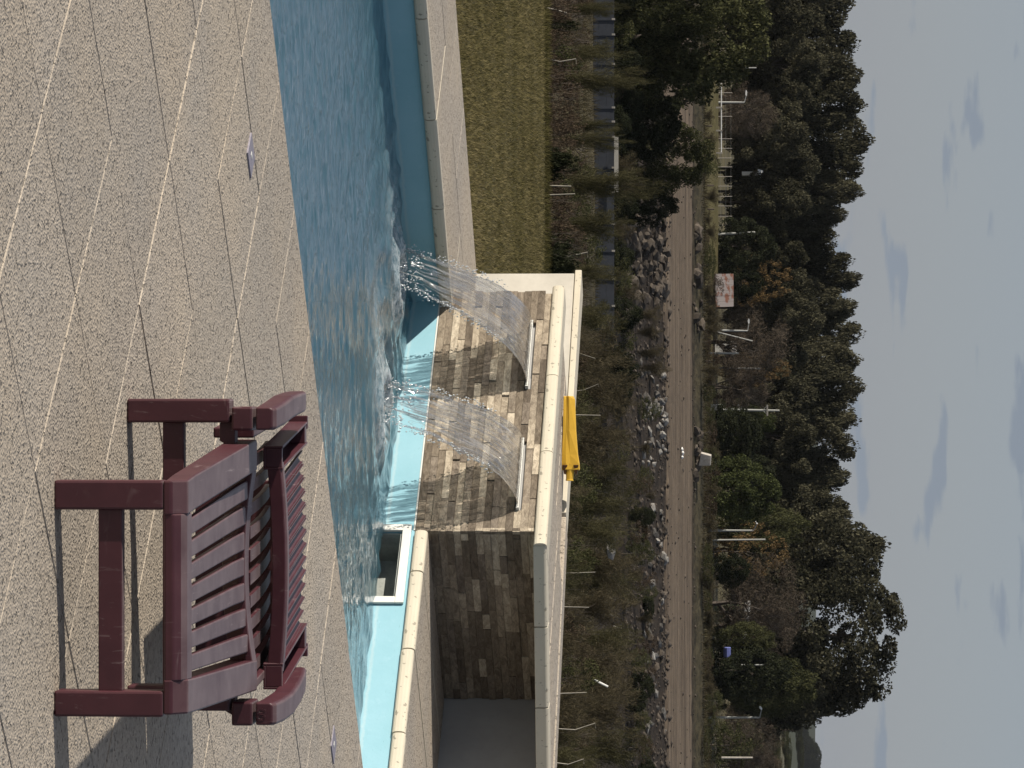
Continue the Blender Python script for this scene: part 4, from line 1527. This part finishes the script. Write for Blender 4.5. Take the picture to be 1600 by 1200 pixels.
for x, y in ((1038, 520), (1046, 552), (1040, 492), (1052, 575), (1034, 640), (1020, 700)):
    plant('creek_shrub', pick.choice(('dry', 'shrub_green')), x, y, 46, 243, 'brown-green shrub growing through the rocks at the road edge', 'shrub', 'shrubs among the road-edge rocks')

for k in range(26):
    plant('creek_shrub', pick.choice(('dry', 'shrub', 'shrub_green', 'dark')), 1016 + pick.uniform(-8, 14), 745 + 18.5 * k + pick.uniform(-9, 9), pick.uniform(28, 52), pick.uniform(232, 246), 'low brown shrub on the dark bank below the road, behind the wall', 'shrub', 'low shrubs on the dark creek bank')

# --- scrub on the near slope
ng = 'bushes on the slope between lawn and fence'
for k in range(84):
    Y = pick.uniform(34, 150)
    y = pick.uniform(-30, 1230)
    if 560 < y and pick.random() < .25: Y = pick.uniform(60, 150)
    xt = 880 + (Y - 30) * 0.32 + pick.uniform(0, 34)
    if y > 520: xt += 14
    if 90 < Y and 120 < y < 240: xt -= 16
    kd = pick.choice(('shrub', 'shrub', 'shrub_green', 'stem', 'dry') if y < 480 else ('dry', 'dry', 'feather', 'shrub', 'shrub_green'))
    plant('slope_bush', kd, xt, y, pick.uniform(50, 110), Y, 'scrubby brown-green bush on the slope below the lawn edge', 'shrub', ng, trunk='stem')
for k in range(40):
    Y = pick.uniform(24.2, 44)
    y = -20 + 11.5 * k + pick.uniform(-8, 8)
    plant('slope_bush', pick.choice(('shrub', 'shrub', 'shrub', 'dark', 'stem')), 882 + pick.uniform(-8, 40), y, pick.uniform(34, 74), Y, 'scrubby brown-green bush on the slope below the lawn edge', 'shrub', ng, trunk='stem')
cas = 'feathery saplings in front of the concrete fence'
for q, (x, y, wd_, Y) in enumerate([(992, 12, 46, 70), (998, 84, 54, 62), (1028, 122, 70, 66), (975, 196, 40, 88), (1000, 218, 44, 74), (1046, 288, 90, 60), (1000, 352, 70, 78), (990, 428, 66, 82)]):
    plant('feathery_sapling', 'feather', x, y, wd_ * 1.25, Y, 'feathery green sapling before the dark concrete fence, %s from the photo top' % ORD[q], 'sapling', cas)
cas2 = 'feathery bushes behind the garden wall'
for x, y, wd_, Y in [(985, 500, 110, 84), (1000, 560, 130, 78), (1008, 610, 120, 90), (1004, 690, 140, 76), (1012, 745, 120, 96), (1006, 790, 100, 100), (1002, 830, 120, 90), (1014, 880, 130, 110), (1008, 915, 120, 124),
                     (1004, 950, 120, 118), (1012, 1000, 120, 120), (1010, 1040, 120, 112), (1004, 1075, 120, 100), (1014, 1110, 150, 96), (1020, 1170, 140, 104), (940, 530, 120, 50), (940, 650, 130, 54), (930, 770, 120, 48), (926, 900, 120, 52), (935, 1010, 130, 50), (950, 1120, 150, 46), (930, 1190, 110, 44)]:
    plant('feathery_bush', pick.choice(('feather', 'dry')), x, y, wd_ * 1.15, Y, 'feathery olive-brown bush behind the garden wall', 'shrub', cas2)

# --- thin pale stakes and dead stems
stg = 'thin pale stakes and dead stems beyond the lawn'
for x0, x1, y0, y1, Y, cv in [(862, 885, 10, 20, 30, 0), (862, 900, 88, 92, 34, 1), (862, 892, 290, 291, 30, 0), (864, 898, 305, 303, 32, 0), (862, 918, 397, 394, 34, 1), (896, 938, 648, 649, 40, 0), (892, 930, 896, 894, 44, 0), (886, 920, 948, 949, 40, 0),
                              (884, 916, 1084, 1082, 36, 0), (880, 930, 1138, 1130, 34, 1), (876, 912, 1190, 1186, 34, 1), (900, 930, 545, 560, 60, 0), (905, 935, 612, 600, 60, 1)]:
    a, b = at(x0 - 22, y0, Y), at(x1, y1, Y)
    mid = (a + b) / 2 + Vector((0.04 * cv, 0, 0.03))
    m = MB()
    m.tube([a, mid, b, b + Vector((0.05 * cv, 0, 0.003))], [.006, .005, .0042, .003], 5)
    tag(m.build('stake', M['pale_twig']), 'thin pale stake or dead stem standing beyond the lawn edge', 'stake', stg)
a, b = at(928, 1062, 80), at(950, 1073, 80)
m = MB(); m.tube([a, b], .025, 6); tag(m.build('broken_plank', M['white_paint']), 'white slanting broken stick among the bushes behind the wall', 'stick')
for k, (x, y) in enumerate(((962, 912), (958, 936), (960, 962), (966, 980))):
    m = MB(); m.tube([at(x - 8, y - 2, 170), at(x + 6, y + 2, 170)], .02, 5)
    tag(m.build('fence_picket', M['pale_wood']), 'short pale picket in the dry scrub behind the wall', 'picket', 'pickets in the dry scrub')

# ================================================================== FAR FENCES, ROCKS, BUILDINGS
fe = empty('concrete_fence', (0, 200, 0), 'dark grey concrete panel fence with pale post caps beyond the lawn', 'fence')
px_ = [-40, 30 - 40, 30, 54, 100, 128, 168, 190, 214, 262, 300, 350, 392, 436, 478, 518]
for a, b in zip(px_[:-1], px_[1:]):
    A, B = at(960, a, 200), at(960, b, 200)
    zt = A.z - 0.02
    m = MB()
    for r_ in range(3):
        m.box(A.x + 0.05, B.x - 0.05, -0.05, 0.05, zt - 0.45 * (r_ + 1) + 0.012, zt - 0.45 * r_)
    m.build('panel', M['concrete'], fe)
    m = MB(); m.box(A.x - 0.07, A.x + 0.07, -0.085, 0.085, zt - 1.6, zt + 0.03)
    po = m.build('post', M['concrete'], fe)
    m = MB(); m.box(A.x - 0.055, A.x + 0.055, -0.095, 0.095, zt - 0.13, zt + 0.05); m.build('post_cap', M['pale_concrete'], po)
A, B = at(963, 214, 199.6), at(963, 300, 199.6)
m = MB(); m.box(A.x, B.x, -0.5, -0.38, A.z - 0.12, A.z + 0.12); m.build('cream_board', M['plaster'], fe)


def rock_mesh(seed, mat):
    bm = bmesh.new()
    bmesh.ops.create_icosphere(bm, subdivisions=1, radius=1)
    rn = random.Random(seed)
    o = Vector((rn.uniform(0, 50), 0, 0))
    for v in bm.verts:
        v.co *= 1 + 0.55 * mn.noise(v.co * 1.1 + o) + rn.uniform(-.12, .12)
    me = bpy.data.meshes.new('rock'); bm.to_mesh(me); bm.free()
    me.materials.append(mat)
    return me


RK = [rock_mesh(i, M['rock']) for i in range(6)]
RW = [rock_mesh(10 + i, M['rock_white']) for i in range(5)]
rk = random.Random(8)


def rock(meshes, x, y, Y, size, label, group):
    p = at(x, y, Y)
    z = tz(p.x, Y)
    o = link('rock', rk.choice(meshes), None, (p.x, Y, z + size * 0.2))
    o.scale = (size * rk.uniform(.8, 1.5), size * rk.uniform(.7, 1.2), size * rk.uniform(.5, .9))
    o.rotation_euler = (rk.uniform(-.5, .5), rk.uniform(-.5, .5), rk.uniform(0, 6.28))
    tag(o, label, 'rock', group)


def xz(Y, X=0): return 1217 - (H - tz(X, Y)) / Y * FPX


for k in range(170):
    Y = rk.uniform(232, 257.5)
    y = rk.gauss(405, 40)
    rock(RK, 0, y, Y, rk.choice((.16, .22, .3, .4, .55)), 'brown-grey broken rock in the big pile on the near road edge', 'rock pile on the near road bank')
for k in range(75):
    Y = rk.uniform(244, 258)
    y = rk.gauss(650, 42)
    rock(RW, 0, y, Y, rk.uniform(.14, .38), 'whitish rubble stone on the dark bank below the road middle', 'white rubble at the middle of the road edge')
for k in range(95):
    Y = rk.uniform(243, 258)
    y = rk.uniform(790, 1140)
    rock(RW if rk.random() < .6 else RK, 0, y, Y, rk.uniform(.12, .40), 'small stone on the dark bank along the lower-photo half of the road', 'small stones along the road edge')
for k in range(34):
    y = rk.choice((rk.uniform(355, 520), rk.uniform(670, 760)))
    rock(RK, 0, y, rk.uniform(285.5, 288.5), rk.uniform(.25, 0.6), 'earthy boulder on the far edge of the dirt road', 'boulders along the far road edge')
for k, (x, y, Y) in enumerate(((955, 832, 100), (954, 862, 100))):
    p = at(x, y, Y)
    o = link('rock', RW[k], None, p); o.scale = (.28, .2, .16)
    tag(o, ('pale stone lying in brown scrub, nearer the photo top of two', 'pale stone lying in brown scrub, nearer the photo bottom of two')[k], 'rock')

# loose clods and small rubble of the dug bank, too many to count
rc = np.random.default_rng(5)
nC = 2400
X = rc.uniform(-33, 33, nC)
which = rc.uniform(0, 0.80, nC)
Yc = np.where(which < .62, rc.uniform(234, 258.5, nC), np.where(which < .74, rc.normal(257.6, 1.5, nC), np.where(which < .76, rc.normal(285.6, .5, nC), rc.uniform(258, 285, nC))))
sz = np.clip(rc.lognormal(-2.35, .55, nC), .03, .36) * np.where(which >= .86, .28, 1)
zc_ = np.array([tz(x, y) for x, y in zip(X, Yc)]) + np.where((Yc > 258) & (Yc < 285), .16, .04)
oct_ = np.array([(1, 0, 0), (0, 1, 0), (-1, 0, 0), (0, -1, 0), (0, 0, 1), (0, 0, -1)], float)
of = np.array([(0, 1, 4), (1, 2, 4), (2, 3, 4), (3, 0, 4), (1, 0, 5), (2, 1, 5), (3, 2, 5), (0, 3, 5)])
jit = rc.uniform(.6, 1.3, (nC, 6, 1))
th_ = rc.uniform(0, 6.28, nC)
o6 = oct_[None] * jit
ox_ = o6[:, :, 0] * np.cos(th_)[:, None] - o6[:, :, 1] * np.sin(th_)[:, None]
oy_ = o6[:, :, 0] * np.sin(th_)[:, None] + o6[:, :, 1] * np.cos(th_)[:, None]
Vc = np.stack([X[:, None] + ox_ * sz[:, None] * 1.4, Yc[:, None] + oy_ * sz[:, None], zc_[:, None] + o6[:, :, 2] * sz[:, None] * .75], -1)
Fc = (np.arange(nC)[:, None, None] * 6 + of[None]).reshape(-1, 3)
tag(link('loose_clods', fast_mesh('loose_clods', Vc.reshape(-1, 3), Fc, M['clod'])), 'loose earth clods and rubble of the dug banks beside the dirt road', 'rubble', kind='stuff')

# rough grass and low scrub covering the slope between the lawn and the creek, and the bank of the lane
nG = 95000
u = rc.uniform(0, 1, nG)
Yg = 23.5 * (205 / 23.5) ** u
Xg = rc.uniform(-1, 1, nG) * (0.125 * Yg + 0.8)
k2 = rc.uniform(0, 1, nG) < .16
Yg = np.where(k2, rc.uniform(289, 318, nG), Yg)
Xg = np.where(k2, rc.uniform(-37, 37, nG), Xg)
pn = np.array([mn.noise(Vector((x * .35, y * .12, 4.0))) for x, y in zip(Xg, Yg)])
hg = (0.10 + 0.0016 * np.minimum(Yg, 160)) * rc.uniform(.4, 1.5, nG) * (1 + .9 * pn)
wg = np.maximum(0.006, Yg * 0.00011) * rc.uniform(.6, 1.4, nG)
zg = np.array([tz(x, y) for x, y in zip(Xg, Yg)])
an = rc.uniform(0, 6.28, nG)
ln_ = rc.normal(0, .45, (nG, 2)) * hg[:, None]
Vg = np.zeros((nG, 3, 3))
Vg[:, 0] = np.c_[Xg - wg * np.cos(an), Yg - wg * np.sin(an), zg - .03]
Vg[:, 1] = np.c_[Xg + wg * np.cos(an), Yg + wg * np.sin(an), zg - .03]
Vg[:, 2] = np.c_[Xg + ln_[:, 0], Yg + ln_[:, 1], zg + hg]
tag(link('rough_grass', fast_mesh('rough_grass', Vg.reshape(-1, 3), np.arange(nG * 3).reshape(-1, 3), M['weeds'], np.clip(.45 + .5 * pn + rc.normal(0, .2, nG), 0, 1))),
    'rough dry grass and weeds covering the slope below the lawn', 'grass', kind='stuff')

p = at(1103, 719, 286.5)
m = MB(); m.hexa([(-.6, -.4, -.5), (.5, -.45, -.5), (.55, .4, -.5), (-.55, .4, -.5)], [(-.5, -.35, .36), (.3, -.4, .46), (.35, .35, .46), (-.5, .35, .36)])
o = m.build('concrete_block', M['pale_concrete'], None, 0.03, 2, loc=p); o.rotation_euler = (0.05, 0.18, 0.2)
tag(o, 'pale beige concrete block on the far bank of the dirt road', 'block')
p = at(1058, 708, 271)
m = MB()
rn = random.Random(4)
for q in range(3):
    bm_c = Vector((-.28 + .28 * q, 0, .05 + .05 * (q == 1)))
    rings = []
    for i in range(6):
        a = i / 5
        r = .2 * math.sin(math.pi * min(.97, max(.06, a))) * rn.uniform(.8, 1.2)
        rings.append([bm_c + Vector((-.2 + .4 * a, r * math.cos(t_), .6 * r * math.sin(t_))) for t_ in [2 * math.pi * j / 8 for j in range(8)]])
    m.loft(rings)
o = m.build('white_sack', M['white_paint'], None, loc=(p.x, 271, float(np.interp(271, TY, TZ)) + .22), smooth=True)
tag(o, 'crumpled white sack lying on the dirt road', 'sack')


def lamp_post(x0, x1, y0, y1, Y, label, arm=None, group='street lamps beyond the dirt road'):
    a, b = at(x0, y0, Y), at(x1, y1, Y)
    zb = min(tz(a.x, Y), a.z)
    t = empty('street_lamp', (a.x, Y, zb), label, 'street lamp', group)
    m = MB(); bl = b - Vector((a.x, Y, zb))
    m.tube([(0, 0, -.2), tuple(bl * .5), tuple(bl)], [.11, .095, .075], 8)
    m.build('pole', M['steel'], t)
    if arm:
        c = at(arm[0], arm[1], Y) - Vector((a.x, Y, zb)); d = at(arm[2], arm[3], Y) - Vector((a.x, Y, zb))
        m = MB(); m.tube([tuple(bl), tuple(c)], [.05, .04], 6); ar = m.build('arm', M['steel'], t)
        m = MB()
        m.loft([[tuple(c.lerp(d, f) + Vector((0.55 * r * math.cos(q), r * math.sin(q) * 1.1, 0.5 * r * math.sin(q)))) for q in [2 * math.pi * j / 8 for j in range(8)]] for f, r in ((-.15, .05), (.1, .15), (.7, .19), (1, .08))])
        m.build('lamp_head', M['white_paint'], ar, smooth=True)


lamp_post(1090, 1163, 160, 160, 312, 'street lamp with white head beside the leafless grey tree', (1166, 149, 1166, 141))
lamp_post(1104, 1168, 516, 517, 312, 'street lamp with white head next to the rusty shed', (1170, 505, 1170, 498))
lamp_post(1108, 1177, 829, 829, 312, 'street lamp with a hooked arm in front of the bright green bushy tree', (1183, 818, 1181, 814))
lamp_post(1116, 1187, 1121, 1121, 312, 'street lamp with a hooked arm by the light green shrub', (1190, 1108, 1187, 1104))


def post(x0, x1, y0, y1, Y, r, label, mat='steel', cat='post', name='post', group=None):
    a, b = at(x0, y0, Y), at(x1, y1, Y)
    m = MB(); m.tube([a - (b - a) * .08, (a + b) / 2, b], [r * 1.1, r, r * .9], 7)
    return tag(m.build(name, M[mat]), label, cat, group)


post(1104, 1180, 367, 363, 311, .10, 'leaning bare pale post in front of the dark round-headed tree')
post(1121, 1176, 519, 533, 316, .06, 'thin slanting strut at the street lamp next to the rusty shed', cat='strut', name='strut')
post(1106, 1154, 552, 552, 314, .09, 'short pale post by the white house corner and leafless spreading tree')
post(1128, 1188, 575, 576, 318, .09, 'tall pale post under the small yellow autumn tree')
post(1119, 1196, 844, 843, 315, .08, 'dark grey post standing close to the hooked lamp of the green tree', 'steel')
post(1147, 1195, 1039, 1039, 311, .07, 'short pale post before the dark broad shrubby tree')
post(1131, 1176, 1184, 1184, 303.5, .09, 'bright pale post at the photo bottom edge beyond the road', 'pale_concrete')
post(1156, 1182, 106, 106, 330, .06, 'thin grey post at the skyward edge of the large olive-green tree')
# power pole with crossarm
a, b = at(1103, 640, 314), at(1218, 641.5, 314)
t = empty('power_pole', (a.x, 314, a.z), 'tall power pole with a crossarm at the middle of the settlement', 'power pole')
m = MB(); m.tube([(0, 0, -.4), tuple((b - a) * .5), tuple(b - a)], [.12, .11, .08], 8); m.build('pole', M['steel'], t)
c = at(1199, 641, 314) - a
m = MB(); m.box(c.x - .5, c.x + .5, -.20, -.09, c.z - .07, c.z + .07); ca = m.build('crossarm', M['pale_wood'], t)
m = MB()
for sx_ in (-.42, 0.42): m.tube([(c.x + sx_ * .9, -.15, c.z - .05), (c.x, -.1, c.z - .42)], .025, 5)
m.build('brace', M['steel'], t)
a, b = at(1205, 1141, 420), at(1248, 1141, 420)
t = empty('power_pole', (a.x, 420, a.z), 'dark thin power pole far off before the fields', 'power pole')
m = MB(); m.tube([(0, 0, -3.5), tuple(b - a)], .08, 6); m.build('pole', M['dark_wood'], t)
m = MB(); m.box(-1.1, 1.1, -.2, -.1, (b - a).z - 2.5, (b - a).z - 2.35); m.build('crossarm', M['dark_wood'], t)

# wire fences with pale posts
wf = empty('wire_fence', (0, 318, 0), 'wire fence with pale thin posts along the meadow before the wood', 'fence')
ends = []
for y in (145, 182, 217, 232, 247, 261, 276, 291, 307, 322, 338, 352, 368, 384, 416, 428):
    a, b = at(1124, y, 318), at(1144, y, 318)
    m = MB(); m.tube([(a.x, 0, a.z - .5), (b.x, 0, b.z)], .03, 5); m.build('post', M['pale_wood'], wf); ends.append((b.x, b.z, a.z))
m = MB()
for f in (.1, .5, .9): m.tube([(x, 0, zl + (zt_ - zl) * f) for x, zt_, zl in ends], .009, 3)
m.build('wire', M['steel'], wf)
rf = empty('rail_fence', (0, 309, 0), 'low white rail fence beside the lamp by the leafless grey tree', 'fence')
for k, (x0, y0, x1, y1) in enumerate(((1127, 130, 1127, 240), (1118, 242, 1124, 258))):
    a, b = at(x0, y0, 309), at(x1, y1, 309)
    m = MB(); m.tube([(a.x, 0, a.z), ((a.x + b.x) / 2, 0, (a.z + b.z) / 2), (b.x, 0, b.z)],   .055 if k == 0 else .05, 6); m.build('rail', M['white_paint'] if k == 0 else M['dark_wood'], rf)
for y in (132, 168, 204, 239):
    a = at(1127, y, 309)
    m = MB(); m.box(a.x - .07, a.x + .07, -.07, .07, a.z - 1.4, a.z + .1); m.build('post', M['pale_wood'], rf)
dg = 'short dark posts along the lane on the left'
for x0, x1, y in ((1103, 1113, 197), (1098, 1116, 309), (1106, 1116, 327), (1105, 1116, 290)):
    post(x0, x1, y, y, 299, .07, 'short dark post beside the grassy lane before the wire fence', 'dark_wood', group=dg)

# grassy lane strip in front of the wire fence
a0, a1 = at(1105, 80, 301), at(1118, 440, 306)
V, F = [], []
for i in range(61):
    X = at(1110, 60 + 400 * i / 60, 303).x
    for j in range(7):
        Y = 297 + 14 * j / 6
        V.append((X, Y, float(np.interp(Y, TY, TZ)) + 0.05 + 0.05 * mn.noise(Vector((X * .5, Y * .5, 0))) + (0.9 * (j / 6) ** 1.3)))
for i in range(60):
    for j in range(6):
        a = i * 7 + j
        F.append((a, a + 7, a + 8, a + 1))
tag(link('grassy_path', fast_mesh('grassy_path', V, F, M['lawn'], smooth=True)), kind='structure')

# rusty shed
a, b = at(1113, 428, 306), at(1113, 480, 306)
t = empty('shed', ((a.x + b.x) / 2, 306, a.z), 'low shed with a rusty patchy iron roof beside the autumn tree', 'shed', rz=R(2))
hw = (b.x - a.x) / 2
zt = at(1146, 450, 309).z - a.z
m = MB(); m.box(-hw + .1, hw - .15, 0.3, 4, -1.0, zt - 1.55); m.build('wall', M['dark_wood'], t)
m = MB()
for k in range(6):
    x0 = -hw + 2 * hw * k / 6
    x1 = -hw + 2 * hw * (k + 1) / 6 - .012
    m2 = MB()
    zf = zt - 1.55 + .03 * (k % 2)
    m2.hexa([(x0, -.4, zf), (x1, -.4, zf), (x1, 4.0, zt - .05), (x0, 4.0, zt - .05)], [(x0, -.4, zf + .05), (x1, -.4, zf + .05), (x1, 4.0, zt), (x0, 4.0, zt)])
    o = m2.build('roof_sheet', M['rust'], t)


def house(y0, y1, x0, x1, Y, wallm, roofm, label, wins, depth=4.0, cat='house'):
    a, b = at(x0, y0, Y), at(x1, y1, Y)
    t = empty('house', ((a.x + b.x) / 2, Y, a.z), label, cat)
    hw, h_ = (b.x - a.x) / 2, b.z - a.z
    m = MB(); m.box(-hw, hw, 0, depth, -1, h_); wl = m.build('wall', M[wallm], t)
    m = MB(); m.hexa([(-hw - .2, -.3, h_ + .003), (hw + .2, -.3, h_ + .003), (hw + .2, depth + .3, h_ + .4), (-hw - .2, depth + .3, h_ + .4)], [(-hw - .2, -.3, h_ + .12), (hw + .2, -.3, h_ + .12), (hw + .2, depth + .3, h_ + .52), (-hw - .2, depth + .3, h_ + .52)])
    m.build('roof', M[roofm], t)
    for (u0, u1, v0, v1) in wins:
        fr = MB(); x_0, x_1, z_0, z_1 = -hw + 2 * hw * u0, -hw + 2 * hw * u1, h_ * v0, h_ * v1
        fr.box(x_0, x_1, -.06, .02, z_0, z_1); w_ = fr.build('window', M['pale_wood'], t)
        g = MB(); g.box(x_0 + .06, x_1 - .06, -.075, -.055, z_0 + .06, z_1 - .06); g.build('pane', M['dark_glass'], w_)


house(946, 972, 1133, 1163, 322, 'green_paint', 'white_paint', 'small pale green house under the big dense leafless tree', [(.30, .72, .10, .45)], 4)
house(978, 1004, 1140, 1160, 326, 'dark_wood', 'white_paint', 'dark shed with a white roof edge next to the green house', [(.2, .5, .1, .6)], 3, 'shed')
house(536, 552, 1134, 1142, 324, 'white_paint', 'pale_concrete', 'small white house corner behind the leafless spreading tree', [(.25, .7, .15, .75)], 3)
house(632, 646, 1124, 1150, 326, 'white_paint', 'pale_concrete', 'white house half hidden beside the power pole', [(.1, .4, .2, .6), (.55, .9, .2, .6)], 3)
house(268, 274, 1175, 1184, 341, 'white_paint', 'white_paint', 'tiny white hut in the dark wood behind the wire fence', [(.3, .7, .2, .7)], 1.5, 'hut')
p = at(1130, 1019, 311)
m = MB(); m.loft([[(x, .5 * math.cos(q) * r, .35 + .35 * math.sin(q) * r) for q in [2 * math.pi * j / 10 for j in range(10)]] for x, r in ((-.45, .85), (-.42, 1), (.42, 1), (.45, .85))])
o = m.build('blue_barrel', M['blue_plastic'], None, loc=p); tag(o, 'blue barrel lying on its side near the dark shed', 'barrel')

# far fields: tree clumps and a wooded knoll at the right border
kg = 'tree clumps of the far fields'
for x, y, wd_, Y in [(1236, 1122, 30, 900), (1232, 1150, 34, 880), (1238, 1178, 30, 900), (1236, 1200, 26, 880), (1256, 1125, 30, 1500), (1254, 1150, 40, 1500), (1257, 1180, 36, 1500), (1226, 1118, 30, 620), (1218, 1172, 50, 600), (1222, 1196, 40, 610)]:
    plant('far_tree', 'olive', x, y, wd_ * 2.0, Y, 'small far-off tree clump among the fields by the photo bottom edge', 'tree', kg, x_base=x - 11)
kn = 'trees of the wooded knoll on the horizon'
for x, y, wd_ in [(1281, 1172, 22), (1284, 1180, 24), (1283, 1190, 24), (1282, 1200, 24), (1275, 1164, 18), (1268, 1156, 14), (1264, 1146, 14), (1277, 1185, 26), (1275, 1196, 26), (1268, 1175, 30), (1264, 1128, 16), (1265, 1138, 14), (1262, 1116, 14)]:
    plant('knoll_tree', 'dark', x, y, wd_ * 1.4, 2500, 'distant tree of the wooded knoll on the horizon by the photo bottom edge', 'tree', kn, x_base=x - 22)


# ================================================================== AIR
t = NT('thin_haze')
t.t.nodes.remove(t.out)
t.out = t.n('ShaderNodeOutputMaterial')
pv = t.n('ShaderNodeVolumePrincipled')
pv.inputs['Color'].default_value = (0.86, 0.90, 0.96, 1)
pv.inputs['Density'].default_value = 0.000022
pv.inputs['Anisotropy'].default_value = 0.2
t.l(pv.outputs[0], t.out.inputs['Volume'])
m = MB(); m.box(-4200, 4200, -60, 9500, -14, 75)
tag(m.build('haze', t.mat), 'thin pale haze lying over the valley', 'haze', kind='stuff')
